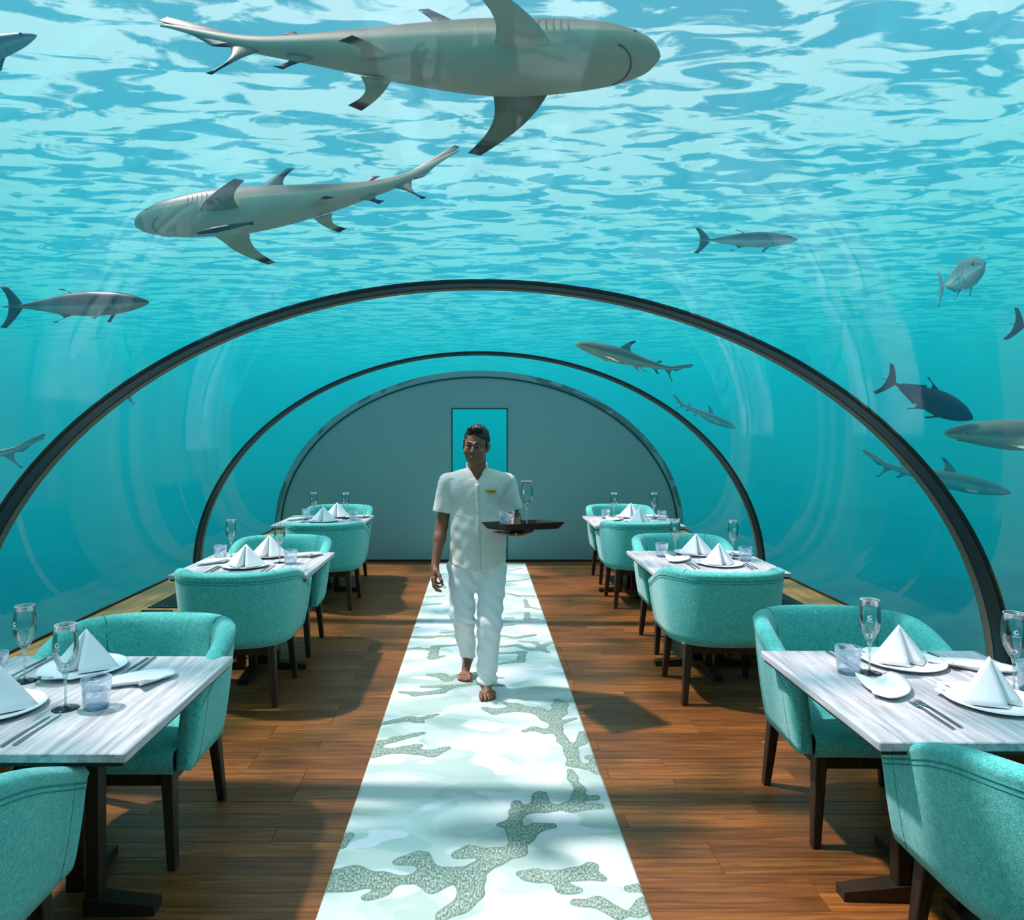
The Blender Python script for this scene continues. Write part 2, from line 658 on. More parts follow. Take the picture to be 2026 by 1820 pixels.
tag(sb, 'hazy sandy reef floor outside the acrylic tunnel', 'seabed', kind='structure')

# ------------------------------------------------------------------ materials of the furniture
def m_fabric():
    t = NT('turquoise_wool')
    v = t.coords()
    n = t.noise(v, 210, 4, 0.7)
    n2 = t.noise(v, 55, 3, 0.6)
    f = t.math('ADD', t.math('MULTIPLY', n, 0.75), t.math('MULTIPLY', n2, 0.25))
    c = t.ramp(f, [(0.34, lin(44, 150, 146)), (0.5, lin(82, 192, 184)), (0.66, lin(136, 224, 214))])
    t.principled(base=c, rough=0.95, spec=0.15, sheen=0.35, normal=t.bump(f, 0.55, 0.004))
    return t.m


def m_tabletop():
    t = NT('whitewashed_wood')
    v = t.coords((16, 1.1, 16))
    n = t.noise(v, 2.4, 7, 0.66, 0.5)
    n2 = t.noise(t.coords((60, 3.0, 60)), 3.0, 4, 0.7, 0.2)
    c = t.ramp(n, [(0.26, lin(112, 116, 122)), (0.42, lin(168, 171, 176)), (0.62, lin(206, 208, 210)), (0.8, lin(190, 184, 178))])
    c = t.mixc(t.ramp(n2, [(0.56, (0, 0, 0)), (0.74, (0.6, 0.6, 0.6))]), c, lin(106, 108, 114))
    t.principled(base=c, rough=0.5, spec=0.4)
    return t.m


def m_darkwood():
    t = NT('dark_stained_oak')
    v = t.coords((20, 20, 1.6))
    n = t.noise(v, 3.0, 5, 0.6, 0.3)
    c = t.ramp(n, [(0.3, lin(34, 25, 18)), (0.7, lin(66, 50, 36))])
    t.principled(base=c, rough=0.45, spec=0.4)
    return t.m


def m_thin_glass(name, tint, gloss=0.6, swirl=None):
    t = NT(name)
    tr = t.n('BsdfTransparent', {'Color': tint})
    gl = t.n('BsdfGlossy', {'Color': (1, 1, 1, 1), 'Roughness': 0.04})
    fr = t.n('Fresnel', {'IOR': 1.5})
    mx = t.n('MixShader', {0: t.math('MULTIPLY', fr.outputs[0], gloss), 1: tr.outputs[0], 2: gl.outputs[0]})
    last = mx.outputs[0]
    if swirl:
        v = t.coords((5, 5, 14))
        n = t.noise(v, 1.4, 2, 0.5, 2.2)
        f = t.ramp(n, [(0.42, (0.03, 0.03, 0.03)), (0.60, (0.55, 0.55, 0.55))])
        df = t.n('BsdfDiffuse', {'Color': swirl})
        tl = t.n('BsdfTranslucent', {'Color': swirl})
        ml = t.n('MixShader', {0: 0.5, 1: df.outputs[0], 2: tl.outputs[0]})
        last = t.n('MixShader', {0: f, 1: last, 2: ml.outputs[0]}).outputs[0]
    t.link(last, t.out.inputs[0])
    return t.m


def m_napkin():
    t = NT('white_linen')
    v = t.coords()
    n = t.noise(v, 420, 2, 0.6)
    c = t.mixc(n, lin(226, 228, 232), lin(242, 243, 246))
    t.principled(base=c, rough=0.9, spec=0.2, normal=t.bump(n, 0.15, 0.001))
    return t.m


M['fabric'] = m_fabric()
M['piping'] = m_plain('teal_piping', lin(40, 142, 138), 0.9)
M['seam'] = m_plain('dark_teal_seam', lin(20, 96, 98), 0.9)
M['top'] = m_tabletop()
M['oak'] = m_darkwood()
M['edge'] = m_plain('black_table_underlay', lin(24, 22, 22), 0.5)
M['base'] = m_plain('dark_bronze_steel', lin(52, 42, 32), 0.42, 0.3)
M['china'] = m_plain('white_porcelain', lin(234, 237, 240), 0.18, 0.0, 0.5)
M['napkin'] = m_napkin()
M['stem'] = m_thin_glass('painted_glint_stem', (0.9, 0.96, 0.97, 1), 0.9, (0.80, 0.90, 0.92, 1))  # whitish colour mixed in stands for bright glints on clear stems
M['flute'] = m_thin_glass('clear_crystal', (0.93, 0.97, 0.97, 1), 0.75)
M['tumbler'] = m_thin_glass('pale_blue_glass', (0.91, 0.955, 0.99, 1), 0.4, (0.90, 0.94, 1.0, 1))
M['rim'] = m_thin_glass('blue_glass_rim', (0.55, 0.78, 0.95, 1), 0.8)
M['black_glass'] = m_plain('black_glass_foot', lin(8, 9, 12), 0.12, 0, 0.6)
M['steel'] = m_plain('brushed_steel', lin(150, 154, 160), 0.3, 0.95)
M['etch'] = m_plain('etched_white', lin(236, 244, 246), 0.8)

# ------------------------------------------------------------------ rug with a tufted coral pattern
RX0, RX1, RY0, RY1 = -0.565, 0.600, 1.2, 9.28
# coral branches traced on the floor: polylines of (pixel x, pixel y, half width in metres)
RZ1 = lambda x, y: (620 + x / 2.979, 1400 + y / 2.979)          # measured in two enlargements of the rug
RZ2 = lambda x, y: (740 + x / 4.55, 1100 + y / 4.55)
CORAL = [
    (RZ1, [(40, 1010, 16), (220, 1010, 34), (420, 1035, 26), (560, 1035, 12), (690, 1010, 30), (880, 985, 17), (990, 965, 22), (1070, 900, 30), (1190, 860, 26), (1220, 790, 24), (1180, 740, 20), (1195, 640, 18), (1280, 610, 22), (1400, 605, 16), (1520, 600, 22), (1690, 600, 14)]),
    (RZ1, [(60, 1085, 14), (230, 1060, 22), (330, 1060, 18)]), (RZ1, [(320, 1135, 14), (420, 1100, 13), (480, 1040, 14)]),
    (RZ1, [(700, 1075, 22), (740, 1040, 30)]), (RZ1, [(500, 930, 14), (620, 905, 26), (690, 960, 16)]),
    (RZ1, [(850, 890, 15), (920, 865, 20), (1060, 880, 22)]), (RZ1, [(960, 970, 16), (940, 1040, 24), (930, 1110, 26), (880, 1190, 20), (760, 1250, 16)]),
    (RZ1, [(890, 1070, 20), (950, 1050, 20)]), (RZ1, [(1220, 800, 22), (1270, 750, 20), (1320, 720, 18), (1410, 712, 10)]),
    (RZ1, [(1110, 705, 12), (1190, 690, 14)]), (RZ1, [(1195, 580, 16), (1210, 650, 16)]), (RZ1, [(1335, 530, 22), (1335, 600, 26)]),
    (RZ1, [(1550, 600, 18), (1575, 500, 14), (1530, 430, 13), (1510, 385, 10)]), (RZ1, [(1560, 550, 18), (1660, 545, 12)]),
    (RZ1, [(1230, 1000, 14), (1300, 1010, 22), (1420, 1010, 20), (1560, 1000, 24), (1640, 950, 16)]), (RZ1, [(1600, 1000, 20), (1700, 1025, 13)]),
    (RZ1, [(1430, 1030, 16), (1470, 1085, 16), (1560, 1095, 11)]), (RZ1, [(1540, 1170, 12), (1680, 1170, 18), (1800, 1240, 18)]),
    (RZ1, [(1860, 1085, 14), (1960, 1085, 20)]), (RZ1, [(1900, 1230, 16), (1960, 1180, 26)]),
    (RZ1, [(160, 830, 14), (210, 775, 14)]),
    # mid rug, right
    (RZ1, [(1690, 390, 22), (1630, 365, 18), (1530, 345, 18), (1525, 270, 22), (1470, 210, 16), (1430, 140, 20), (1420, 90, 22), (1370, 55, 20), (1250, 20, 18), (1040, 25, 16)]),
    (RZ1, [(1640, 310, 18), (1680, 350, 14)]), (RZ1, [(1530, 240, 18), (1580, 215, 16), (1585, 160, 16)]),
    (RZ1, [(1440, 140, 18), (1370, 155, 16), (1300, 135, 14), (1240, 150, 12)]), (RZ1, [(1440, 110, 16), (1540, 75, 12)]),
    (RZ1, [(1440, 60, 22), (1460, 0, 22), (1440, -30, 18)]),
    # mid rug, left
    (RZ1, [(340, 290, 26), (420, 270, 18), (540, 265, 24), (700, 285, 22), (790, 250, 14)]), (RZ1, [(360, 230, 18), (480, 200, 16), (640, 165, 13)]),
    (RZ1, [(360, 280, 26), (380, 220, 22)]), (RZ1, [(560, 250, 18), (630, 235, 12)]), (RZ1, [(410, 105, 12), (560, 80, 22), (640, 95, 14)]), (RZ1, [(600, 85, 14), (730, 52, 11)]),
    # around and behind the waiter
    (RZ2, [(1000, 1390, 14), (1090, 1430, 15), (1280, 1390, 22), (1480, 1400, 20), (1560, 1480, 26), (1660, 1420, 26), (1650, 1360, 18), (1730, 1350, 11)]),
    (RZ2, [(1190, 1345, 12), (1280, 1360, 18), (1340, 1400, 18)]),
    (RZ2, [(235, 1240, 12), (380, 1260, 18), (600, 1240, 18), (700, 1190, 16), (840, 1175, 14), (920, 1160, 22)]), (RZ2, [(430, 1195, 13), (600, 1190, 16)]),
    (RZ2, [(495, 1085, 14), (600, 1090, 24), (660, 1130, 18), (760, 1085, 13)]), (RZ2, [(1080, 1110, 10), (1160, 1115, 10)]), (RZ2, [(1075, 1180, 14), (1150, 1180, 14)]),
    (RZ2, [(300, 850, 14), (400, 845, 14), (520, 855, 15), (560, 830, 18), (740, 815, 12)]), (RZ2, [(545, 850, 20), (530, 930, 22), (630, 915, 12)]),
    (RZ2, [(330, 740, 18), (480, 745, 24), (590, 735, 16), (700, 730, 16), (740, 740, 22)]), (RZ2, [(610, 705, 12), (720, 695, 14)]), (RZ2, [(880, 740, 26), (940, 730, 22)]),
    (RZ2, [(1140, 730, 14), (1270, 750, 18), (1430, 725, 18)]), (RZ2, [(1130, 830, 16), (1290, 820, 18), (1400, 855, 16), (1500, 850, 22), (1560, 880, 14)]),
    (RZ2, [(1130, 890, 14), (1340, 880, 18), (1320, 960, 20), (1120, 985, 12)]), (RZ2, [(1320, 780, 12), (1440, 790, 16), (1510, 830, 18), (1600, 790, 16)]),
    (RZ2, [(1150, 640, 14), (1260, 630, 12)]), (RZ2, [(1380, 520, 14), (1380, 580, 18), (1470, 580, 14)]), (RZ2, [(1190, 570, 12), (1240, 570, 14)]),
    (RZ2, [(1190, 345, 12), (1300, 370, 18), (1430, 370, 14)]), (RZ2, [(1360, 400, 10), (1380, 470, 16), (1490, 490, 14)]),
    (RZ2, [(420, 450, 14), (600, 440, 14)]), (RZ2, [(470, 375, 12), (620, 370, 14)]), (RZ2, [(355, 655, 10), (395, 655, 10)]),
    (RZ2, [(1200, 240, 12), (1400, 215, 14)]), (RZ2, [(600, 250, 12), (640, 300, 14)]), (RZ2, [(1210, 140, 14), (1330, 120, 12)]),
]


def build_rug():
    st = 0.0085
    nx, ny = int((RX1 - RX0) / st) + 1, int((RY1 - RY0) / st) + 1
    xs = np.linspace(RX0, RX1, nx); ys = np.linspace(RY0, RY1, ny)
    X, Y = np.meshgrid(xs, ys, indexing='ij')
    D = np.full(X.shape, 0.2)
    for fz, pts in CORAL:
        P = []
        for (x, y, w) in pts:
            px, py = fz(x, y)
            q = floor_pt(px, py)
            P.append((q.x, q.y, w * 0.0017))
        for a, b in zip(P[:-1], P[1:]):
            m = 0.25
            i0, i1 = np.searchsorted(xs, [min(a[0], b[0]) - m, max(a[0], b[0]) + m])
            j0, j1 = np.searchsorted(ys, [min(a[1], b[1]) - m, max(a[1], b[1]) + m])
            if i1 <= i0 or j1 <= j0:
                continue
            x, y = X[i0:i1, j0:j1], Y[i0:i1, j0:j1]
            dx, dy = b[0] - a[0], b[1] - a[1]
            t = np.clip(((x - a[0]) * dx + (y - a[1]) * dy) / (dx * dx + dy * dy + 1e-9), 0, 1)
            d = np.hypot(x - a[0] - t * dx, y - a[1] - t * dy) - (a[2] + t * (b[2] - a[2]))
            o = D[i0:i1, j0:j1]
            h = np.clip(0.5 + 0.5 * (o - d) / 0.03, 0, 1)
            D[i0:i1, j0:j1] = o * (1 - h) + d * h - 0.03 * h * (1 - h)
    wob = 0.006 * (np.sin(X * 37 + 3 * np.sin(Y * 13)) * np.sin(Y * 31 + 2 * np.sin(X * 17)))
    D = D + wob
    Zt = 0.012 + 0.0018 * np.clip(-D / 0.008, 0, 1)
    edge = np.minimum(np.minimum(X - RX0, RX1 - X), np.minimum(Y - RY0, RY1 - Y))
    Zt = np.where(edge < 0.004, 0.0006, Zt)
    idx = np.arange(nx * ny).reshape(nx, ny)
    Fq = np.stack([idx[:-1, :-1], idx[1:, :-1], idx[1:, 1:], idx[:-1, 1:]], -1).reshape(-1, 4)
    t = NT('tufted_coral_rug')
    at_ = t.n('Attribute', attribute_name='coral')
    v = t.coords()
    vs = t.coords((1.0, 1.9, 1))
    big = t.noise(vs, 2.1, 1.5, 0.4, 0.5)
    big2 = t.noise(t.coords((1.2, 2.4, 1), rot=(0, 0, 0.7)), 1.7, 1.5, 0.4, 0.6)
    ground = t.ramp(big, [(0.0, lin(168, 195, 188)), (0.43, lin(168, 195, 188)), (0.455, lin(184, 207, 200)), (0.52, lin(184, 207, 200)), (0.545, lin(203, 219, 214)), (1.0, lin(203, 219, 214))])
    ground = t.mixc(t.ramp(big2, [(0.555, (0, 0, 0)), (0.575, (1, 1, 1))]), ground, lin(212, 221, 225))
    pile = t.noise(v, 240, 3, 0.7)
    ground = t.mixc(t.math('MULTIPLY', pile, 0.25), ground, lin(150, 178, 172))
    loops = t.noise(t.coords((1.0, 0.45, 1)), 150, 3, 0.75)
    cor = t.ramp(loops, [(0.40, lin(84, 116, 104)), (0.52, lin(136, 162, 150)), (0.64, lin(192, 202, 190))])
    rimc = t.mixc(t.n('MapRange', {0: at_.outputs['Fac'], 1: -0.014, 2: -0.002, 3: 0.0, 4: 0.55}).outputs[0], cor, lin(96, 130, 116))
    fac = t.n('MapRange', {0: at_.outputs['Fac'], 1: 0.0015, 2: -0.0015, 3: 0.0, 4: 1.0}).outputs[0]
    c = t.mixc(fac, ground, rimc)
    t.principled(base=c, rough=1.0, spec=0.1, normal=t.bump(t.mixc(fac, pile, loops), 0.4, 0.004))
    o = np_obj('rug_runner', np.stack([X, Y, Zt], -1).reshape(-1, 3), Fq, t.m)
    a = o.data.attributes.new('coral', 'FLOAT', 'POINT')
    a.data.foreach_set('value', D.astype(np.float32).ravel())
    tag(o, 'long pale mint runner rug with green coral pattern on the wooden aisle', 'rug')


build_rug()


# ------------------------------------------------------------------ tables
TW = 0.91
TH = 0.755
TABLES = {  # name: (centre x, front y)
    'L1': (-1.022 - TW / 2, 2.075), 'R1': (1.200 + TW / 2, 2.150),
    'L2': (-1.125 - TW / 2, 4.690), 'R2': (1.165 + TW / 2, 4.760),
    'L3': (-1.190 - TW / 2, 7.220), 'R3': (1.165 + TW / 2, 7.180)}
WHERE = {'L1': 'the nearest table on the left', 'R1': 'the nearest table on the right',
         'L2': 'the middle table on the left', 'R2': 'the middle table on the right',
         'L3': 'the farthest table on the left', 'R3': 'the farthest table on the right'}


def make_table():
    r = empty('dining_table')
    h = TW / 2
    box_obj('table_top', -h, h, -h, h, TH - 0.028, TH, M['top'], r, 0.003, 1)
    box_obj('under_board', -h + 0.012, h - 0.012, -h + 0.012, h - 0.012, TH - 0.042, TH - 0.028, M['edge'], r)
    for dx, dy in ((1, 0), (-1, 0), (0, 1), (0, -1)):
        px, py = dx * 0.125, dy * 0.125
        box_obj('post', px - 0.026, px + 0.026, py - 0.026, py + 0.026, 0.03, TH - 0.05, M['base'], r, 0.004, 1)
        bm = bmesh.new()
        # flat foot that tapers towards its tip
        L0, L1, w0, w1 = 0.10, 0.345, 0.075, 0.062
        vs = []
        for s, w, zt in ((L0, w0, 0.06), (L1, w1, 0.034)):
            for k in (-1, 1):
                for z in (0.0, zt):
                    vs.append(bm.verts.new((dx * s - dy * k * w / 2, dy * s + dx * k * w / 2, z)))
        bmesh.ops.convex_hull(bm, input=vs)
        bmesh.ops.recalc_face_normals(bm, faces=bm.faces)
        bm_obj('foot', bm, M['base'], r)
    box_obj('mounting_plate', -0.20, 0.20, -0.20, 0.20, TH - 0.05, TH - 0.042, M['base'], r)
    return r


tproto = make_table()
TLAB = {'L1': 'whitewashed square table cut off at the lower left, nearest on the left',
        'R1': 'whitewashed square table cut off at the right edge, nearest on the right',
        'L2': 'middle whitewashed square table in the left row, between two turquoise chairs',
        'R2': 'middle whitewashed square table in the right row, between two turquoise chairs',
        'L3': 'farthest whitewashed square table on the left, by the grey back wall',
        'R3': 'farthest whitewashed square table on the right, by the grey back wall'}
for i, (k, (cx, fy)) in enumerate(TABLES.items()):
    o = tproto if i == 0 else copy_tree(tproto)
    o.location = (cx, fy + TW / 2, 0)
    tag(o, TLAB[k], 'table', 'square dining tables in two rows')


# ------------------------------------------------------------------ tub chairs (local: back at +y, sitter looks to -y)
def chair_path(hw, n_arm=10, n_back=44, yf=-0.265, yb=0.30):
    """plan of the shell, from the right arm front round the back to the left arm front"""
    pts = []
    yc = -0.02
    for y in np.linspace(yf, yc, n_arm, endpoint=False):
        pts.append((hw, y))
    for a in np.linspace(0, math.pi, n_back):
        c, s = math.cos(a), math.sin(a)
        e = 2 / 2.75
        pts.append((hw * math.copysign(abs(c) ** e, c), yc + (yb - yc) * abs(s) ** e))
    for y in np.linspace(yc, yf, n_arm + 1)[1:]:
        pts.append((-hw, y))
    return pts


def make_chair():
    r = empty('tub_chair')
    path = chair_path(0.322)
    n = len(path)
    T = 0.078
    zb = 0.375
    # smooth top line: high at the back, sinking along the arms
    V, Fc, rows = [], [], []
    ztop = []
    for i, (x, y) in enumerate(path):
        k = min(1, max(0, (y + 0.265) / 0.46))
        k = math.sin(math.pi / 2 * k) * 0.75 + 0.25 * k * k * (3 - 2 * k)
        ztop.append(0.690 + 0.150 * k)
    sec_n = None
    for i, (x, y) in enumerate(path):
        p0, p1 = path[max(i - 1, 0)], path[min(i + 1, n - 1)]
        tx, ty = p1[0] - p0[0], p1[1] - p0[1]
        l = math.hypot(tx, ty)
        nx_, ny_ = ty / l, -tx / l               # outward normal
        zt = ztop[i]
        h = T / 2
        sec = []
        # outer side upward, rounded roll on top, inner side downward
        for z in np.linspace(zb, zt - h, 9):
            f = (z - zb) / (zt - zb)
            sec.append((h * 0.92 + 0.036 * f - 0.016 * (1 - f) ** 3, z))
        for a in np.linspace(0, math.pi, 9)[1:-1]:
            sec.append((0.036 + h * 1.02 * math.cos(a), zt - h + h * math.sin(a)))
        for z in np.linspace(zt - h, zb, 9):
            f = (z - zb) / (zt - zb)
            sec.append((-h + 0.036 * f * f, z))
        sec_n = len(sec)
        row = []
        for d, z in sec:
            row.append(len(V))
            V.append((x + nx_ * d, y + ny_ * d, z))
        rows.append(row)
    # rounded arm fronts
    def cap(row, sgn):
        prev = row
        cx_ = np.mean([V[j][0] for j in row]); 
        for f, dy in ((0.86, 0.012), (0.55, 0.02), (0.0, 0.023)):
            new = []
            for j in row:
                x, y, z = V[j]
                zc = min(max(z, zb + 0.03), max(V[q][2] for q in row) - 0.03)
                new.append(len(V))
                V.append((cx_ + (x - cx_) * f, y - dy, zc + (z - zc) * f))
            for a in range(sec_n):
                b = (a + 1) % sec_n
                Fc.append((prev[a], prev[b], new[b], new[a]) if sgn > 0 else (prev[b], prev[a], new[a], new[b]))
            prev = new
    for a, b in zip(rows[:-1], rows[1:]):
        for k in range(sec_n):
            l = (k + 1) % sec_n
            Fc.append((a[k], b[k], b[l], a[l]))
    cap(rows[0], 1)
    cap(rows[-1], -1)
    sh = mesh_obj('shell', V, Fc, M['fabric'], r, True)
    bm = bmesh.new(); bm.from_mesh(sh.data)
    bmesh.ops.recalc_face_normals(bm, faces=bm.faces)
    bm.to_mesh(sh.data); bm.free()
    # double piping under the outer top edge
    for dz, rr in ((0.052, 0.0034), (0.068, 0.0026)):
        pts = []
        for i in range(0, n, 1):
            x, y = path[i]
            p0, p1 = path[max(i - 1, 0)], path[min(i + 1, n - 1)]
            tx, ty = p1[0] - p0[0], p1[1] - p0[1]
            l = math.hypot(tx, ty)
            zt = ztop[i] - dz
            f = (zt - zb) / (ztop[i] - zb)
            d = T / 2 * 0.92 + 0.036 * f - 0.016 * (1 - f) ** 3 - 0.0008
            pts.append((x + ty / l * d, y - tx / l * d, zt))
        tube('piping', pts, rr, M['piping'], r, 6)
    # stitched seams over the shoulders (inside corners) and down the outside front of each arm
    def seam(i, z_in):
        x, y = path[i]
        p0, p1 = path[i - 1], path[i + 1]
        tx, ty = p1[0] - p0[0], p1[1] - p0[1]
        l = math.hypot(tx, ty)
        nx_, ny_ = ty / l, -tx / l
        zt = ztop[i]; h = T / 2
        pts = []
        for a in np.linspace(0.25 * math.pi, math.pi, 7):
            pts.append((x + nx_ * (0.036 + (h * 1.02 + 0.001) * math.cos(a)), y + ny_ * (0.036 + (h * 1.02 + 0.001) * math.cos(a)), zt - h + (h + 0.001) * math.sin(a)))
        for z in np.linspace(zt - h, z_in, 8)[1:]:
            f = (z - zb) / (zt - zb)
            d = -h + 0.036 * f * f - 0.001
            pts.append((x + nx_ * d, y + ny_ * d, z))
        tube('seam', pts, 0.0014, M['seam'], r, 5)
    seam(10 + 11, 0.44)
    seam(n - 1 - 10 - 11, 0.44)
    for s, i in ((1, 3), (-1, n - 4)):
        x, y = path[i]
        pts = []
        for z in np.linspace(zb + 0.004, ztop[i] - 0.03, 8):
            f = (z - zb) / (ztop[i] - zb)
            pts.append((x + s * (T / 2 * 0.92 + 0.036 * f - 0.016 * (1 - f) ** 3), y - 0.012, z))
        tube('seam', pts, 0.0014, M['seam'], r, 5)
    # seat: upholstered block between the arms with a slightly crowned cushion
    bm = bmesh.new()
    g = 12
    hw, yf, yb = 0.292, -0.30, 0.235
    grid = {}
    for i in range(g + 1):
        for j in range(g + 1):
            u, v = i / g * 2 - 1, j / g * 2 - 1
            x = u * hw; y = yf + (v + 1) / 2 * (yb - yf)
            z = 0.462 + 0.016 * (1 - u ** 4) * (1 - v ** 4)
            grid[i, j] = bm.verts.new((x, y, z))
    for i in range(g):
        for j in range(g):
            bm.faces.new((grid[i, j], grid[i + 1, j], grid[i + 1, j + 1], grid[i, j + 1]))
    fr = [bm.verts.new((grid[i, 0].co.x, yf - 0.014, 0.445)) for i in range(g + 1)]
    fb = [bm.verts.new((grid[i, 0].co.x * 0.99, yf - 0.002, zb)) for i in range(g + 1)]
    bk = [bm.verts.new((grid[i, 0].co.x * 0.99, yb, zb)) for i in range(g + 1)]
    for i in range(g):
        bm.faces.new((fr[i], fr[i + 1], grid[i + 1, 0], grid[i, 0]))
        bm.faces.new((fb[i], fb[i + 1], fr[i + 1], fr[i]))
        bm.faces.new((bk[i], bk[i + 1], fb[i + 1], fb[i]))
    bmesh.ops.recalc_face_normals(bm, faces=bm.faces)
    bm_obj('seat', bm, M['fabric'], r, True)
    # wooden frame below the upholstery
    bm = bmesh.new()
    for x0, x1, y0, y1 in ((-0.235, 0.235, -0.262, -0.236), (-0.235, 0.235, 0.205, 0.231), (-0.262, -0.236, -0.235, 0.205), (0.236, 0.262, -0.235, 0.205)):
        bm_box(bm, x0, x1, y0, y1, 0.312, 0.374)
    bm_obj('apron', bm, M['oak'], r)
    for sx in (-1, 1):
        for sy in (-1, 1):
            yt = -0.245 if sy < 0 else 0.215
            # a gusset where the leg meets the frame, then the splayed leg itself
            prism_bar('leg', (sx * 0.279, yt + sy * 0.034, 0.0), (sx * 0.248, yt, 0.374), 0.034, 0.050, M['oak'], r, 0.036, 0.056)
    return r


cproto = make_chair()
CH = [  # (x, y, rotation, label)
    (-1.460, 3.050, 0.0, 'turquoise tub chair facing the camera behind the nearest left table'),
    (-1.560, 1.880, math.pi, 'turquoise tub chair cut off at the lower left corner, back to camera'),
    (-1.540, 4.660, math.pi + 0.02, 'turquoise tub chair with its back to the camera at the middle left table'),
    (-1.570, 5.670, 0.03, 'turquoise tub chair facing the camera beyond the middle left table'),
    (-1.505, 7.080, math.pi, 'turquoise tub chair with its back to the camera at the farthest left table'),
    (-1.620, 8.240, 0.0, 'turquoise tub chair by the grey wall behind the farthest left table'),
    (1.650, 3.190, -0.02, 'turquoise tub chair facing the camera behind the nearest right table'),
    (1.680, 2.040, math.pi, 'turquoise tub chair cut off at the lower right corner, back to camera'),
    (1.556, 4.690, math.pi - 0.02, 'turquoise tub chair with its back to the camera at the middle right table'),
    (1.630, 5.750, 0.0, 'turquoise tub chair facing the camera beyond the middle right table'),
    (1.590, 7.150, math.pi, 'turquoise tub chair with its back to the camera at the farthest right table'),
    (1.630, 8.280, 0.0, 'turquoise tub chair by the grey wall behind the farthest right table'),
]
for i, (x, y, rz, lab) in enumerate(CH):
    o = cproto if i == 0 else copy_tree(cproto)
    o.location = (x, y, 0)
    o.rotation_euler = (0, 0, rz)
    tag(o, lab, 'chair', 'turquoise tub chairs at the tables')

# ------------------------------------------------------------------ tableware
def tri_patch(V, Fc, a, b, c, n, bulge, out):
    """curved triangle a-b-c subdivided n times, bulged along direction out"""
    a, b, c, out = Vector(a), Vector(b), Vector(c), Vector(out)
    idx = {}
    for i in range(n + 1):
        for j in range(n + 1 - i):
            u, v = i / n, j / n
            w = 1 - u - v
            p = a * w + b * u + c * v + out * (bulge * 4 * (u * v + w * u * 0.4 + w * v * 0.4) * (0.35 + 0.65 * (1 - w)))
            idx[i, j] = len(V)
            V.append(p)
    for i in range(n):
        for j in range(n - i):
            Fc.append((idx[i, j], idx[i + 1, j], idx[i, j + 1]))
            if i + j < n - 1:
                Fc.append((idx[i + 1, j], idx[i + 1, j + 1], idx[i, j + 1]))


def make_napkin():
    V, Fc = [], []
    A = (0, 0.012, 0.158)
    L, R = (-0.150, 0.022, 0.004), (0.150, 0.022, 0.004)
    FL, FR, C, B = (-0.032, -0.078, 0.002), (0.032, -0.078, 0.002), (0, -0.012, 0.002), (0, 0.085, 0.002)
    tri_patch(V, Fc, A, L, FL, 8, 0.010, (-0.5, -0.8, 0.3))
    tri_patch(V, Fc, A, FR, R, 8, 0.010, (0.5, -0.8, 0.3))
    tri_patch(V, Fc, A, FL, C, 8, 0.004, (0.9, -0.2, 0))
    tri_patch(V, Fc, A, C, FR, 8, 0.004, (-0.9, -0.2, 0))
    tri_patch(V, Fc, A, B, L, 8, 0.008, (-0.5, 0.8, 0.3))
    tri_patch(V, Fc, A, R, B, 8, 0.008, (0.5, 0.8, 0.3))
    o = mesh_obj('napkin', V, Fc, M['napkin'], None, True)
    bm = bmesh.new(); bm.from_mesh(o.data)
    bmesh.ops.remove_doubles(bm, verts=bm.verts, dist=0.0004)
    bmesh.ops.recalc_face_normals(bm, faces=bm.faces)
    bm.to_mesh(o.data); bm.free()
    try:
        o.data.set_sharp_from_angle(angle=math.radians(38))
    except Exception:
        pass
    md = o.modifiers.new('thickness', 'SOLIDIFY')
    md.thickness = 0.0035
    md.offset = -1
    # loose folded hem lying in front
    V2, F2 = [], []
    for s in (-1, 1):
        o0 = len(V2)
        for k, (x, y) in enumerate(((0.032, -0.081), (0.150, 0.016), (0.138, 0.002), (0.040, -0.068))):
            V2 += [(s * x, y, 0.0035), (s * x, y, 0.0075)]
        for k in range(4):
            l = (k + 1) % 4
            F2.append((o0 + 2 * k, o0 + 2 * l, o0 + 2 * l + 1, o0 + 2 * k + 1))
        F2.append((o0 + 1, o0 + 3, o0 + 5, o0 + 7))
    mesh_obj('folded_hem', V2, F2, M['napkin'], o)
    return o


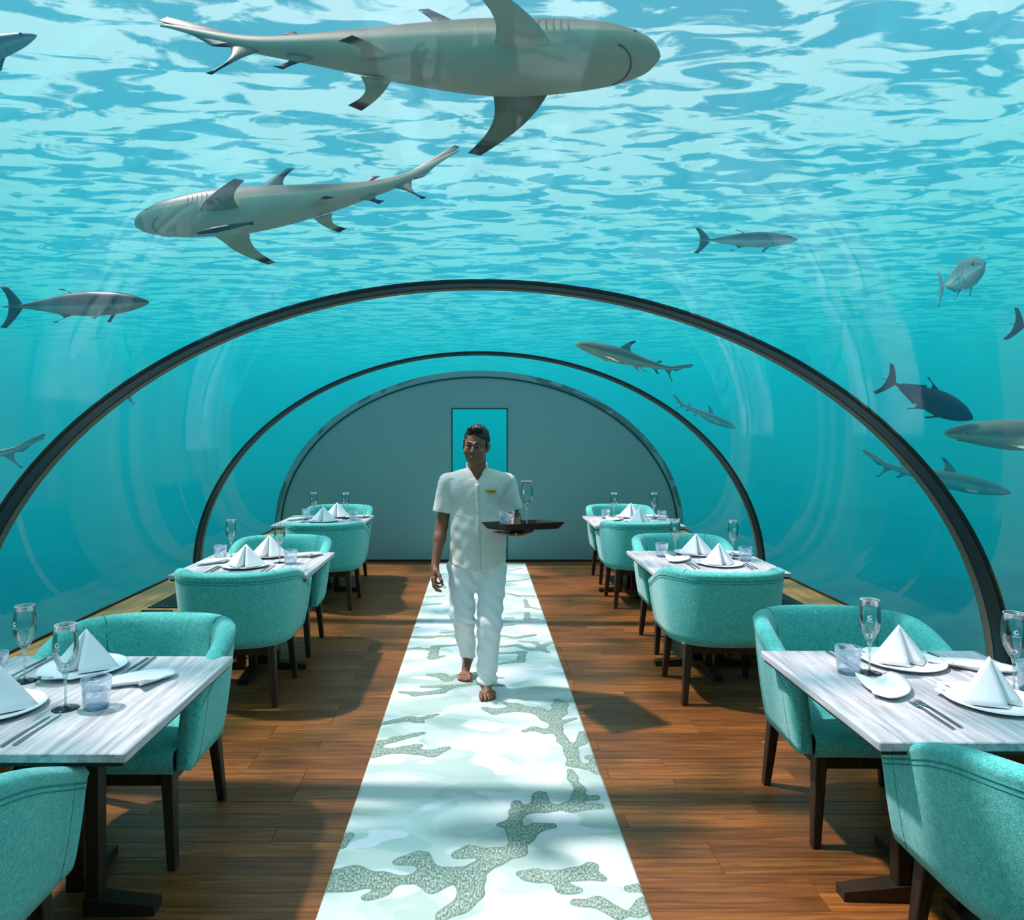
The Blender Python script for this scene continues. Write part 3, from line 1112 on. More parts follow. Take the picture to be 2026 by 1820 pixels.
def make_plate(R=0.158):
    seg = 110
    prof = [(0.0, 0.0040), (0.45, 0.0040), (0.62, 0.0050), (0.80, 0.0095), (0.95, 0.0155), (1.0, 0.0180), (1.0, 0.0150),
            (0.95, 0.0120), (0.80, 0.0055), (0.62, 0.0005), (0.60, 0.0), (0.0, 0.0)]
    V, Fc, rings = [], [], []

    def rad(a, f):
        # coral-like scalloped stretch on one side of the rim
        k = max(0.0, math.cos((a - math.radians(150)) * 1.0)) ** 6
        return R * f * (1 + 0.012 * math.sin(3 * a + 1)) + f ** 6 * k * (0.012 + 0.009 * math.sin(a * 11) + 0.004 * math.sin(a * 19 + 1))
    for f, z in prof:
        if f == 0:
            rings.append([len(V)]); V.append((0, 0, z)); continue
        r_ = []
        for i in range(seg):
            a = 2 * math.pi * i / seg
            rr = rad(a, f)
            r_.append(len(V))
            V.append((rr * math.cos(a), rr * math.sin(a), z + (0.004 * max(0, math.cos(a - 2.6)) ** 4 if f > 0.9 else 0)))
        rings.append(r_)
    for a, b in zip(rings[:-1], rings[1:]):
        for i in range(seg):
            j = (i + 1) % seg
            if len(a) == 1:
                Fc.append((a[0], b[i], b[j]))
            elif len(b) == 1:
                Fc.append((a[i], b[0], a[j]))
            else:
                Fc.append((a[i], b[i], b[j], a[j]))
    o = mesh_obj('dinner_plate', V, Fc, M['china'], None, True)
    bm = bmesh.new(); bm.from_mesh(o.data)
    bmesh.ops.recalc_face_normals(bm, faces=bm.faces)
    bm.to_mesh(o.data); bm.free()
    # flat grey discs paint the shade of small pierced slots beside the scallops
    for a, r in ((138, 0.145), (163, 0.150)):
        a = math.radians(a)
        V, Fc = lathe([(0, 0.0008), (0.006, 0.0008), (0.007, 0), (0, 0)], 12)
        V = [(x * 1.5, y * 0.7, z) for x, y, z in V]
        c = mesh_obj('slot_shade_disc', V, Fc, m_slot, o, True, (r * math.cos(a), r * math.sin(a), 0.0162))
        c.rotation_euler = (0, 0, a)
    return o


m_slot = m_plain('slot_shade_paint', lin(150, 160, 166), 0.6)


def make_bread_plate():
    # outline measured on the table plane (enlarged view of the dish on the nearest right table)
    zm = [(785, 738), (870, 752), (940, 748), (990, 722), (1040, 690), (1085, 696), (1130, 716), (1178, 755), (1203, 806), (1190, 842), (1150, 866), (1095, 880),
          (1030, 880), (965, 862), (915, 846), (908, 826), (880, 808), (830, 772)]
    P = [floor_pt(1480 + x / 3.711, 1150 + y / 3.711, 0.765) for x, y in zm]
    c = sum(P, Vector()) / len(P)
    pts = [((p.x - c.x), (p.y - c.y)) for p in P]
    # resample smoothly
    n = len(pts)
    out = []
    for i in range(n):
        p0, p1, p2, p3 = (pts[(i + k) % n] for k in (-1, 0, 1, 2))
        for t in (0, 0.34, 0.67):
            q = []
            for d in (0, 1):
                q.append(0.5 * ((2 * p1[d]) + (-p0[d] + p2[d]) * t + (2 * p0[d] - 5 * p1[d] + 4 * p2[d] - p3[d]) * t * t + (-p0[d] + 3 * p1[d] - 3 * p2[d] + p3[d]) * t ** 3))
            out.append(q)
    m = len(out)
    tip = Vector(out[0])
    V, Fc = [], []
    levels = [(0.0, 0), (0.35, 0), (0.6, 0), (0.82, 0), (1.0, 0), (0.985, 1), (0.8, 1), (0.55, 1), (0.0, 1)]
    rings = []
    for f, side in levels:
        if f == 0:
            rings.append([len(V)]); V.append((0, 0, 0.0035 if not side else 0.0)); continue
        r_ = []
        for x, y in out:
            l = math.exp(-((Vector((x, y)) - tip).length / 0.05) ** 2)
            z = 0.0035 + 0.017 * max(0, (f - 0.45) / 0.55) ** 1.5 + 0.020 * l * f ** 3
            if side:
                z = max(0.0, z - 0.0045)
            r_.append(len(V)); V.append((x * f, y * f, z))
        rings.append(r_)
    for a, b in zip(rings[:-1], rings[1:]):
        for i in range(m):
            j = (i + 1) % m
            if len(a) == 1:
                Fc.append((a[0], b[i], b[j]))
            elif len(b) == 1:
                Fc.append((a[i], b[0], a[j]))
            else:
                Fc.append((a[i], b[i], b[j], a[j]))
    o = mesh_obj('bread_plate', V, Fc, M['china'], None, True)
    bm = bmesh.new(); bm.from_mesh(o.data)
    bmesh.ops.recalc_face_normals(bm, faces=bm.faces)
    bm.to_mesh(o.data); bm.free()
    return o


def text_mesh(body, size):
    cu = bpy.data.curves.new('lettering', 'FONT')
    cu.body = body
    cu.size = size
    cu.align_x = 'CENTER'
    cu.resolution_u = 2
    tmp = bpy.data.objects.new('lettering', cu)
    COL.objects.link(tmp)
    dg = bpy.context.evaluated_depsgraph_get()
    me = bpy.data.meshes.new_from_object(tmp.evaluated_get(dg))
    bpy.data.objects.remove(tmp)
    bpy.data.curves.remove(cu)
    return me


def make_flute():
    r = empty('champagne_flute')
    bowl = [(0.0045, 0.118), (0.010, 0.122), (0.022, 0.142), (0.033, 0.165), (0.0395, 0.195), (0.0395, 0.225), (0.0365, 0.255), (0.0335, 0.283),
            (0.0322, 0.2835), (0.0350, 0.255), (0.0378, 0.225), (0.0378, 0.195), (0.0312, 0.167), (0.019, 0.146), (0.0, 0.130)]
    V, Fc = lathe(bowl, 40)
    b = mesh_obj('bowl', V, Fc, M['flute'], r, True)
    tube('rim', [(0.0329 * math.cos(a), 0.0329 * math.sin(a), 0.2832) for a in np.linspace(0, 2 * math.pi, 40, endpoint=False)], 0.0008, M['etch'], r, 5, True)
    V, Fc = lathe([(0.0, 0.006), (0.0042, 0.006), (0.0036, 0.03), (0.0038, 0.075), (0.006, 0.105), (0.011, 0.124), (0.007, 0.127), (0.0, 0.128)], 20)
    mesh_obj('stem', V, Fc, M['stem'], r, True)
    V, Fc = lathe([(0.0, 0.0), (0.042, 0.0), (0.0425, 0.0015), (0.030, 0.0035), (0.010, 0.006), (0.0045, 0.010), (0.0, 0.010)], 36)
    mesh_obj('foot', V, Fc, M['black_glass'], r, True)
    # etched mark: open swirl round a small dot, with the name below, wrapped on the bowl (facing -y)
    rb = 0.0401

    def wrap(x, z):
        a = x / rb - math.pi / 2
        rr = rb if z < 0.23 else rb - (z - 0.23) * 0.11
        return (rr * math.cos(a), rr * math.sin(a), z)
    V, Fc = [], []
    for k in range(31):
        a = math.radians(60 + k * 300 / 30)
        w = 0.0016 + 0.0010 * math.sin(k / 30 * math.pi)
        for d in (-w, w):
            V.append(wrap((0.0062 + d) * math.cos(a), 0.222 + (0.0062 + d) * math.sin(a)))
    for k in range(30):
        Fc.append((2 * k, 2 * k + 1, 2 * k + 3, 2 * k + 2))
    o0 = len(V)
    for a in (100, 78, 56):
        a = math.radians(a)
        c, s = math.cos(a), math.sin(a)
        i = len(V)
        V += [wrap(0.0078 * c - 0.0008 * s, 0.222 + 0.0078 * s + 0.0008 * c), wrap(0.0078 * c + 0.0008 * s, 0.222 + 0.0078 * s - 0.0008 * c), wrap(0.0112 * c, 0.222 + 0.0112 * s)]
        Fc.append((i, i + 1, i + 2))
    mesh_obj('etched_swirl', V, Fc, M['etch'], b)
    me = text_mesh('ithaa', 0.0125)
    for v in me.vertices:
        v.co = Vector(wrap(v.co.x, v.co.y + 0.2045))
    obj_from('etched_lettering', me, M['etch'], b)
    return r


def make_tumbler():
    r = empty('water_tumbler')
    V, Fc = lathe([(0.0, 0.0), (0.036, 0.0), (0.0395, 0.003), (0.0485, 0.098), (0.0490, 0.100), (0.0475, 0.100), (0.0465, 0.096), (0.0375, 0.013), (0.034, 0.010), (0.0, 0.010)], 36)
    mesh_obj('glass', V, Fc, M['tumbler'], r, True)
    tube('rim', [(0.0482 * math.cos(a), 0.0482 * math.sin(a), 0.0998) for a in np.linspace(0, 2 * math.pi, 36, endpoint=False)], 0.0014, M['rim'], r, 5, True)
    V, Fc = lathe([(0, 0.0005), (0.035, 0.0005), (0.0375, 0.004), (0.035, 0.0075), (0, 0.0075)], 32)
    mesh_obj('base_disc', V, Fc, M['rim'], r, True)
    return r


def extrude_outline(name, secs, mat):
    """flat cutlery from cross sections (y, half width, z, thickness)"""
    V, Fc = [], []
    for y, w, z, th in secs:
        V += [(-w, y, z), (w, y, z), (w * 0.8, y, z + th), (-w * 0.8, y, z + th)]
    for k in range(len(secs) - 1):
        a, b = 4 * k, 4 * k + 4
        for i in range(4):
            j = (i + 1) % 4
            Fc.append((a + i, a + j, b + j, b + i))
    Fc.append((3, 2, 1, 0)); n = 4 * (len(secs) - 1)
    Fc.append((n, n + 1, n + 2, n + 3))
    return mesh_obj(name, V, Fc, mat)


def make_fork():
    r = empty('table_fork')
    h = extrude_outline('handle', [(-0.125, 0.0052, 0.0, 0.0045), (-0.12, 0.0058, 0.0, 0.005), (0.0, 0.0046, 0.003, 0.004), (0.035, 0.0034, 0.005, 0.003), (0.050, 0.0048, 0.005, 0.002)], M['steel'])
    h.parent = r
    hd = extrude_outline('head', [(0.048, 0.0046, 0.005, 0.002), (0.060, 0.0100, 0.0035, 0.0018), (0.074, 0.0112, 0.002, 0.0018)], M['steel'])
    hd.parent = r
    for k in range(4):
        x = -0.0095 + k * 0.00633
        t = extrude_outline('tine', [(0.072, 0.0017, 0.002, 0.0018), (0.095, 0.0015, 0.0012, 0.0016), (0.114, 0.0008, 0.0035, 0.001)], M['steel'])
        t.location = (x, 0, 0)
        t.parent = r
    return r


def make_knife():
    r = empty('table_knife')
    h = extrude_outline('handle', [(-0.125, 0.0050, 0.0, 0.0055), (-0.12, 0.0056, 0.0, 0.006), (0.0, 0.0048, 0.0, 0.005)], M['steel'])
    h.parent = r
    b = extrude_outline('blade', [(0.0, 0.0048, 0.0, 0.003), (0.02, 0.0075, 0.0, 0.0018), (0.085, 0.0085, 0.0, 0.0016), (0.108, 0.004, 0.0, 0.0012), (0.113, 0.001, 0.0, 0.001)], M['steel'])
    b.parent = r
    return r


PROTO = {'napkin': make_napkin(), 'plate': make_plate(), 'bread': make_bread_plate(), 'flute': make_flute(), 'tumbler': make_tumbler(), 'fork': make_fork(), 'knife': make_knife()}
USED = set()


def place(kind, x, y, z, rz, label, cat, group, sc=1.0):
    p = PROTO[kind]
    if kind in USED:
        o = copy_tree(p)
    else:
        o = p
        USED.add(kind)
    o.location = (x, y, z)
    o.rotation_euler = (0, 0, rz)
    o.scale = (sc, sc, sc)
    return tag(o, label, cat, group)


TN = {'L1': 'nearest left table', 'R1': 'nearest right table', 'L2': 'middle left table', 'R2': 'middle right table', 'L3': 'farthest left table', 'R3': 'farthest right table'}
# offsets from each table centre: near/far plate, flutes a/b, tumblers a/b, bread a/b, near cutlery left/right, far cutlery left/right
LAY = {
    'L1': dict(np=(-0.15, -0.13), fp=(-0.075, 0.285), fl=((-0.22, 0.150), (0.085, -0.115)), tb=((-0.345, 0.165), (0.184, -0.105)), br=((-0.36, -0.01), (0.215, 0.135)),
               nc=(None, (0.085, -0.285)), fc=((-0.29, 0.30), (0.125, 0.305))),
    'R1': dict(np=(0.115, -0.135), fp=(0.050, 0.290), fl=((-0.144, 0.172), (0.260, -0.035)), tb=((-0.228, 0.170), (0.335, -0.02)), br=((-0.19, -0.015), (0.300, 0.205)),
               nc=((-0.155, -0.235), (0.33, -0.285)), fc=((-0.165, 0.320), (0.225, 0.300))),
    'L2': dict(np=(-0.047, -0.155), fp=(-0.01, 0.275), fl=((-0.27, 0.205), (0.150, 0.0)), tb=((-0.335, 0.17), (0.243, -0.05)), br=((-0.29, 0.0), (0.28, 0.26)),
               nc=((-0.225, -0.24), (0.135, -0.215)), fc=((-0.18, 0.30), (0.17, 0.32))),
    'R2': dict(np=(0.080, -0.150), fp=(0.050, 0.285), fl=((-0.150, 0.165), (0.260, 0.10)), tb=((-0.245, 0.19), (0.320, 0.015)), br=((-0.180, 0.01), (0.325, 0.255)),
               nc=((-0.130, -0.20), (0.265, -0.20)), fc=((-0.12, 0.325), (0.21, 0.31))),
    'L3': dict(np=(0.0, -0.12), fp=(0.065, 0.285), fl=((-0.16, 0.155), (0.20, 0.10)), tb=((-0.255, 0.22), (0.300, 0.0)), br=((-0.28, 0.04), (0.335, 0.235)),
               nc=((-0.19, -0.22), (0.185, -0.20)), fc=((-0.11, 0.32), (0.24, 0.31))),
    'R3': dict(np=(0.065, -0.135), fp=(0.06, 0.285), fl=((-0.155, 0.15), (0.275, 0.14)), tb=((-0.240, 0.20), (0.335, 0.05)), br=((-0.185, 0.03), (0.33, 0.29)),
               nc=((-0.145, -0.20), (0.25, -0.21)), fc=((-0.15, 0.32), (0.185, 0.32))),
}
rw = random.Random(12)
for k, lay in LAY.items():
    cx, fy = TABLES[k]
    cy_ = fy + TW / 2
    t = TN[k]
    right = k[0] == 'R'
    wall, aisle = ('window', 'aisle')
    for key, seat, rot in (('np', 'near', 0.0), ('fp', 'far', math.pi)):
        x, y = lay[key]
        pr = rw.uniform(-0.3, 0.3) + (0 if right else 2.2)
        place('plate', cx + x, cy_ + y, TH, pr, 'large white scallop-edged plate at the %s seat of the %s' % (seat, t), 'plate', 'white dinner plates')
        nr = rw.uniform(-0.12, 0.12) + (0.32 if right else -0.10) * (1 if seat == 'near' else 0.6)
        place('napkin', cx + x, cy_ + y + 0.005, TH + 0.0055, nr, 'white napkin folded into a pyramid on the %s plate, %s' % (seat, t), 'napkin', 'pyramid napkins', 0.93 + 0.07 * rw.random())
    # items a stand at the left of the table as seen, items b at its right
    for i, sd in enumerate(('left', 'right')):
        x, y = lay['fl'][i]
        place('flute', cx + x, cy_ + y, TH, rw.uniform(-0.5, 0.1), 'empty champagne flute with black foot at the %s side of the %s' % (sd, t), 'glass', 'champagne flutes on the tables')
        x, y = lay['tb'][i]
        place('tumbler', cx + x, cy_ + y, TH, rw.uniform(0, 6), 'pale blue swirled water tumbler at the %s side of the %s' % (sd, t), 'glass', 'blue water tumblers on the tables')
        x, y = lay['br'][i]
        rz = (0.0 if right else math.pi) + rw.uniform(-0.1, 0.1)
        if i == 1 and right:
            rz += 1.7
        if not right and i == 1:
            rz = math.pi - 0.35
        place('bread', cx + x, cy_ + y, TH, rz, 'small white leaf-shaped bread plate at the %s side of the %s' % (sd, t), 'plate', 'leaf-shaped bread plates')
    for key, seat in (('nc', 'near'), ('fc', 'far')):
        for i, sd in enumerate(('left', 'right')):
            if lay[key][i] is None:
                continue
            x, y = lay[key][i]
            kind = 'fork' if (i == 0) == (seat == 'near') else 'knife'
            for q, wh in ((-0.5, 'left'), (0.5, 'right')):
                place(kind, cx + x + q * 0.030, cy_ + y + q * 0.012, TH, (math.pi if seat == 'far' else 0) + rw.uniform(-0.03, 0.03),
                      '%s-hand steel %s of the pair at the %s seat of the %s' % (wh, kind, seat, t), kind, 'steel %s pairs on the tables' % kind)

# ------------------------------------------------------------------ implicit-surface modeller for the waiter
class Field:
    def __init__(self, lo, hi, res):
        self.lo = np.array(lo, np.float32)
        self.res = res
        self.n = np.ceil((np.array(hi) - np.array(lo)) / res).astype(int) + 1
        self.D = np.full(self.n, 0.06, np.float32)
        self.ax = [self.lo[i] + res * np.arange(self.n[i], dtype=np.float32) for i in range(3)]

    def block(self, lo, hi):
        s = []
        for i in range(3):
            a = int(max(0, math.floor((lo[i] - self.lo[i]) / self.res)))
            b = int(min(self.n[i], math.ceil((hi[i] - self.lo[i]) / self.res) + 1))
            if b <= a:
                return None
            s.append(slice(a, b))
        s = tuple(s)
        g = np.meshgrid(self.ax[0][s[0]], self.ax[1][s[1]], self.ax[2][s[2]], indexing='ij', sparse=True)
        return s, g

    def join(self, s, d, k):
        o = self.D[s]
        h = np.clip(0.5 + 0.5 * (o - d) / k, 0, 1)
        self.D[s] = o + (d - o) * h - k * h * (1 - h)

    def cut(self, s, d, k):
        o = self.D[s]
        h = np.clip(0.5 - 0.5 * (o + d) / k, 0, 1)
        self.D[s] = o + (-d - o) * h + k * h * (1 - h)

    def cone(self, a, b, ra, rb, k=0.012, sub=False, sq=(1, 1, 1)):
        """rounded cone a->b; sq squeezes the cross-section (distance divided per axis)"""
        a, b = np.array(a, float), np.array(b, float)
        m = max(ra, rb) * max(1 / min(sq), max(sq)) + 0.035
        r = self.block(np.minimum(a, b) - m, np.maximum(a, b) + m)
        if r is None:
            return
        s, (x, y, z) = r
        sx, sy, sz = sq
        d_ = (b - a)
        l2 = float(d_ @ d_) + 1e-9
        t = np.clip(((x - a[0]) * d_[0] + (y - a[1]) * d_[1] + (z - a[2]) * d_[2]) / l2, 0, 1)
        d = np.sqrt(((x - a[0] - t * d_[0]) / sx) ** 2 + ((y - a[1] - t * d_[1]) / sy) ** 2 + ((z - a[2] - t * d_[2]) / sz) ** 2) - (ra + t * (rb - ra))
        d = (d * min(1.0, min(sq))).astype(np.float32)
        (self.cut if sub else self.join)(s, d, k)

    def ell(self, c, r, R=None, k=0.012, sub=False):
        c = np.array(c, float)
        m = max(r) + 0.035
        q = self.block(c - m, c + m)
        if q is None:
            return
        s, (x, y, z) = q
        X, Y, Z = x - c[0], y - c[1], z - c[2]
        if R is not None:
            X, Y, Z = (R[0][0] * X + R[1][0] * Y + R[2][0] * Z, R[0][1] * X + R[1][1] * Y + R[2][1] * Z, R[0][2] * X + R[1][2] * Y + R[2][2] * Z)
        k0 = np.sqrt((X / r[0]) ** 2 + (Y / r[1]) ** 2 + (Z / r[2]) ** 2)
        k1 = np.sqrt((X / r[0] ** 2) ** 2 + (Y / r[1] ** 2) ** 2 + (Z / r[2] ** 2) ** 2) + 1e-6
        d = (k0 * (k0 - 1) / k1).astype(np.float32)
        (self.cut if sub else self.join)(s, d, k)

    def grid(self):
        return np.meshgrid(*self.ax, indexing='ij', sparse=True)

    def mesh(self):
        D = self.D
        ins = D < 0
        # cells holding a sign change
        c = np.zeros(tuple(self.n - 1), np.uint8)
        for i in (0, 1):
            for j in (0, 1):
                for k in (0, 1):
                    c += ins[i:self.n[0] - 1 + i, j:self.n[1] - 1 + j, k:self.n[2] - 1 + k]
        act = (c > 0) & (c < 8)
        ci = np.argwhere(act)
        idx = np.full(act.shape, -1, np.int32)
        idx[act] = np.arange(len(ci))
        P = np.zeros((len(ci), 3)); W = np.zeros(len(ci))
        corners = [(i, j, k) for i in (0, 1) for j in (0, 1) for k in (0, 1)]
        val = {q: D[ci[:, 0] + q[0], ci[:, 1] + q[1], ci[:, 2] + q[2]] for q in corners}
        for a in corners:
            for ax in range(3):
                if a[ax]:
                    continue
                b = list(a); b[ax] = 1; b = tuple(b)
                va, vb = val[a], val[b]
                m = (va < 0) != (vb < 0)
                t = np.where(m, va / (va - vb + 1e-12), 0)
                p = np.array(a, float)[None, :] + np.eye(3)[ax][None, :] * t[:, None]
                P[m] += p[m]; W[m] += 1
        V = self.lo + (ci + P / W[:, None]) * self.res
        quads = []
        for ax in range(3):
            s0 = [slice(None)] * 3; s1 = [slice(None)] * 3
            s0[ax] = slice(0, -1); s1[ax] = slice(1, None)
            a, b = ins[tuple(s0)], ins[tuple(s1)]
            e = np.argwhere(a != b)
            u, v = (ax + 1) % 3, (ax + 2) % 3
            e = e[(e[:, u] > 0) & (e[:, v] > 0) & (e[:, u] < self.n[u] - 1) & (e[:, v] < self.n[v] - 1)]
            sgn = a[e[:, 0], e[:, 1], e[:, 2]]
            q = []
            for du, dv in ((-1, -1), (0, -1), (0, 0), (-1, 0)):
                f = e.copy(); f[:, u] += du; f[:, v] += dv
                q.append(idx[f[:, 0], f[:, 1], f[:, 2]])
            q = np.stack(q, 1)
            q[~sgn] = q[~sgn][:, ::-1]
            quads.append(q)
        Q = np.concatenate(quads)
        return V, Q[(Q >= 0).all(1)]


def smooth_mesh(V, Q, it=2, lam=0.5):
    n = len(V)
    E = np.concatenate([Q[:, [0, 1]], Q[:, [1, 2]], Q[:, [2, 3]], Q[:, [3, 0]]])
    E = np.concatenate([E, E[:, ::-1]])
    deg = np.bincount(E[:, 0], minlength=n)[:, None].clip(1)
    for _ in range(it):
        S = np.stack([np.bincount(E[:, 0], weights=V[E[:, 1], d], minlength=n) for d in range(3)], 1) / deg
        V = V + lam * (S - V)
    return V


def m_skin():
    t = NT('brown_skin')
    v = t.coords()
    n = t.noise(v, 30, 3, 0.5)
    c = t.mixc(n, lin(112, 76, 56), lin(142, 98, 72))
    t.principled(base=c, rough=0.5, spec=0.35)
    return t.m


def m_linen(name, a, b):
    t = NT(name)
    v1 = t.coords((1, 1, 0.12)); v2 = t.coords((0.12, 0.12, 1))
    w = t.math('ADD', t.math('MULTIPLY', t.noise(v1, 500, 2, 0.6), 0.5), t.math('MULTIPLY', t.noise(v2, 500, 2, 0.6), 0.5))
    big = t.noise(t.coords(), 14, 3, 0.5)
    c = t.mixc(w, a, b)
    t.principled(base=c, rough=0.85, spec=0.2, normal=t.bump(big, 0.25, 0.02))
    return t.m


M['skin'] = m_skin()
M['shirt'] = m_linen('cream_linen', lin(204, 203, 194), lin(228, 227, 220))
M['trousers'] = m_linen('white_cotton', lin(222, 226, 228), lin(238, 240, 241))
M['hair'] = m_plain('black_hair', lin(20, 18, 18), 0.45, 0, 0.4)
M['eye_white'] = m_plain('eye_white', lin(205, 202, 196), 0.25)
M['iris'] = m_plain('dark_iris', lin(24, 16, 12), 0.15)
M['lip'] = m_plain('lips', lin(112, 66, 56), 0.45)
M['teeth'] = m_plain('teeth', lin(236, 232, 222), 0.3)
M['button'] = m_plain('pale_button', lin(196, 194, 184), 0.35)
M['gold'] = m_plain('gold_badge', lin(206, 160, 70), 0.35, 0.6)
M['badge_mark'] = m_plain('badge_print', lin(84, 60, 24), 0.5)
M['nail'] = m_plain('nails', lin(176, 132, 110), 0.35)
M['tray'] = m_plain('black_lacquer', lin(14, 16, 18), 0.5, 0, 0.3)

# head frame: x to the picture's right, -y out of the face, z up
HC = at(941.5, 883, 4.62)
HR = Matrix.Rotation(math.radians(-11), 3, 'Z') @ Matrix.Rotation(math.radians(4), 3, 'Y') @ Matrix.Rotation(math.radians(3), 3, 'X')
HRn = np.array(HR)


def hp(x, y, z):
    return tuple(HC + HR @ Vector((x, y, z)))


def add_finger(F_, pts, r0, r1, k=0.004):
    n = len(pts) - 1
    for i in range(n):
        ra = r0 + (r1 - r0) * i / n
        rb = r0 + (r1 - r0) * (i + 1) / n
        F_.cone(pts[i], pts[i + 1], ra, rb, k if i else 0.008)


def build_waiter():
    root = empty('person', (0.0, 4.66, 0.0))
    root_m = Matrix.Translation((0, 4.66, 0)).inverted()

    def part(name, V, Q, mat, parent=root):
        o = np_obj(name, np.asarray(V) - np.array((0.0, 4.66, 0.0)), Q, mat, parent)
        return o

    TY = 4.70
    sh_r, sh_l = at(888, 962, TY), at(1001, 962, TY)            # shoulders (picture left / right)
    el_r, wr_r = at(874, 1040, 4.72), at(861, 1116, 4.62)
    el_l, wr_l = at(1021, 1032, 4.72), at(1021, 1049, 4.43)
    pel = at(944, 1104, TY)
    hip_r, hip_l = at(918, 1125, TY), at(969, 1125, TY)
    kn_r, an_r, ba_r = at(915, 1213, 4.66), at(926, 1300, 4.97), at(921, 1336, 4.885)
    kn_l, an_l = at(969, 1235, 4.62), at(961.5, 1357, 4.63)

    # ---------------- body, one continuous skin
    B = Field((-0.37, 4.15, -0.012), (0.42, 5.12, 1.76), 0.0041)
    neck0, neck1 = hp(0.002, 0.028, -0.085), at(945, 938, 4.70)
    B.cone(hp(0, 0.018, -0.02), neck1, 0.058, 0.060, 0.02)
    chest = at(944, 985, 4.70)
    B.cone(at(925, 962, 4.70), at(964, 962, 4.70), 0.078, 0.078, 0.03)
    B.cone(chest, at(944, 1050, 4.70), 0.125, 0.108, 0.04, sq=(1.15, 0.82, 1))
    B.cone(at(944, 1050, 4.70), pel, 0.110, 0.118, 0.04, sq=(1.15, 0.85, 1))
    B.cone(at(930, 950, 4.70), sh_r, 0.048, 0.036, 0.03)
    B.cone(at(960, 950, 4.70), sh_l, 0.048, 0.036, 0.03)
    for h_, k_, a_ in ((hip_r, kn_r, an_r), (hip_l, kn_l, an_l)):
        B.cone(h_, k_, 0.078, 0.052, 0.03)
        B.cone(k_, k_ + (a_ - k_) * 0.4 + Vector((0, 0.012, 0)), 0.049, 0.050, 0.02)
        B.cone(k_ + (a_ - k_) * 0.35 + Vector((0, 0.01, 0)), a_, 0.048, 0.034, 0.02)
    # arms
    for s_, e_, w_ in ((sh_r, el_r, wr_r), (sh_l, el_l, wr_l)):
        B.cone(s_, e_, 0.036, 0.040, 0.02)
        B.cone(e_, e_ + (w_ - e_) * 0.35, 0.041, 0.040, 0.014)
        B.cone(e_ + (w_ - e_) * 0.3, w_, 0.040, 0.0255, 0.014)
    # ---- head
    E = lambda c, r, k=0.014, sub=False: B.ell(hp(*c), r, HRn, k, sub)
    K = lambda a, b, ra, rb, k=0.008, sub=False: B.cone(hp(*a), hp(*b), ra, rb, k, sub)
    E((0, 0.018, 0.042), (0.073, 0.092, 0.086), 0.02)
    E((0, -0.018, -0.012), (0.067, 0.068, 0.088), 0.03)
    E((0, -0.030, -0.062), (0.056, 0.052, 0.050), 0.03)
    E((0, -0.062, -0.098), (0.026, 0.019, 0.017), 0.022)
    for s in (-1, 1):
        E((s * 0.042, -0.060, -0.030), (0.024, 0.022, 0.022), 0.018)
        E((s * 0.030, -0.085, 0.004), (0.019, 0.012, 0.0105), 0.010, True)
        K((s * 0.012, -0.087, 0.022), (s * 0.046, -0.072, 0.020), 0.0085, 0.008, 0.012)
        E((s * 0.030, -0.078, 0.0135), (0.017, 0.010, 0.0045), 0.006)
        E((s * 0.030, -0.078, -0.007), (0.017, 0.010, 0.0045), 0.006)
        E((s * 0.0125, -0.096, -0.030), (0.0085, 0.010, 0.0075), 0.006)
        E((s * 0.076, 0.012, -0.004), (0.010, 0.022, 0.034), 0.006)
        E((s * 0.084, 0.018, 0.006), (0.008, 0.013, 0.020), 0.006)
        E((s * 0.088, 0.006, -0.006), (0.006, 0.009, 0.014), 0.005, True)
        # smile folds
        K((s * 0.017, -0.094, -0.036), (s * 0.036, -0.074, -0.066), 0.0030, 0.0030, 0.006, True)
    K((0, -0.084, 0.016), (0, -0.106, -0.024), 0.0075, 0.0105, 0.010)
    E((0, -0.106, -0.028), (0.0105, 0.0105, 0.0095), 0.006)
    # mouth: grinning slit, lips around it
    mouth = [(-0.030, -0.068, -0.050), (-0.016, -0.082, -0.0575), (0, -0.087, -0.0600), (0.016, -0.082, -0.0575), (0.030, -0.068, -0.050)]
    E((0, -0.066, -0.062), (0.032, 0.022, 0.018), 0.014)
    for a, b in zip(mouth[:-1], mouth[1:]):
        K(a, b, 0.0042, 0.0042, 0.004, True)
    # ---- right hand (picture left), hanging half open
    Z1 = lambda x, y, Y: at(780 + x / 5.055, 820 + y / 5.055, Y)
    B.cone(wr_r, Z1(412, 1580, 4.585), 0.026, 0.032, 0.014, sq=(0.80, 1.15, 1))
    B.cone(Z1(410, 1560, 4.60), Z1(398, 1640, 4.565), 0.030, 0.026, 0.012, sq=(0.72, 1.25, 1))
    add_finger(B, [Z1(400, 1640, 4.530), Z1(402, 1705, 4.515), Z1(432, 1748, 4.505), Z1(466, 1764, 4.505)], 0.0102, 0.0075)
    add_finger(B, [Z1(388, 1645, 4.555), Z1(392, 1712, 4.548), Z1(425, 1755, 4.540), Z1(462, 1768, 4.54)], 0.0104, 0.0076)
    add_finger(B, [Z1(392, 1640, 4.580), Z1(402, 1695, 4.580), Z1(440, 1722, 4.575), Z1(468, 1722, 4.572)], 0.0098, 0.0072)
    add_finger(B, [Z1(402, 1630, 4.604), Z1(416, 1675, 4.606), Z1(445, 1692, 4.604), Z1(464, 1684, 4.602)], 0.0088, 0.0064)
    add_finger(B, [Z1(425, 1560, 4.56), Z1(452, 1612, 4.535), Z1(470, 1660, 4.515), Z1(484, 1704, 4.510)], 0.0125, 0.0082, 0.008)
    # ---- left hand, palm up and fanned under the tray
    tz = 1.0995                                                   # underside of the tray
    pc = Vector((0.225, 4.345, tz - 0.017))
    B.cone(wr_l, pc, 0.027, 0.031, 0.014, sq=(1.15, 1, 0.78))
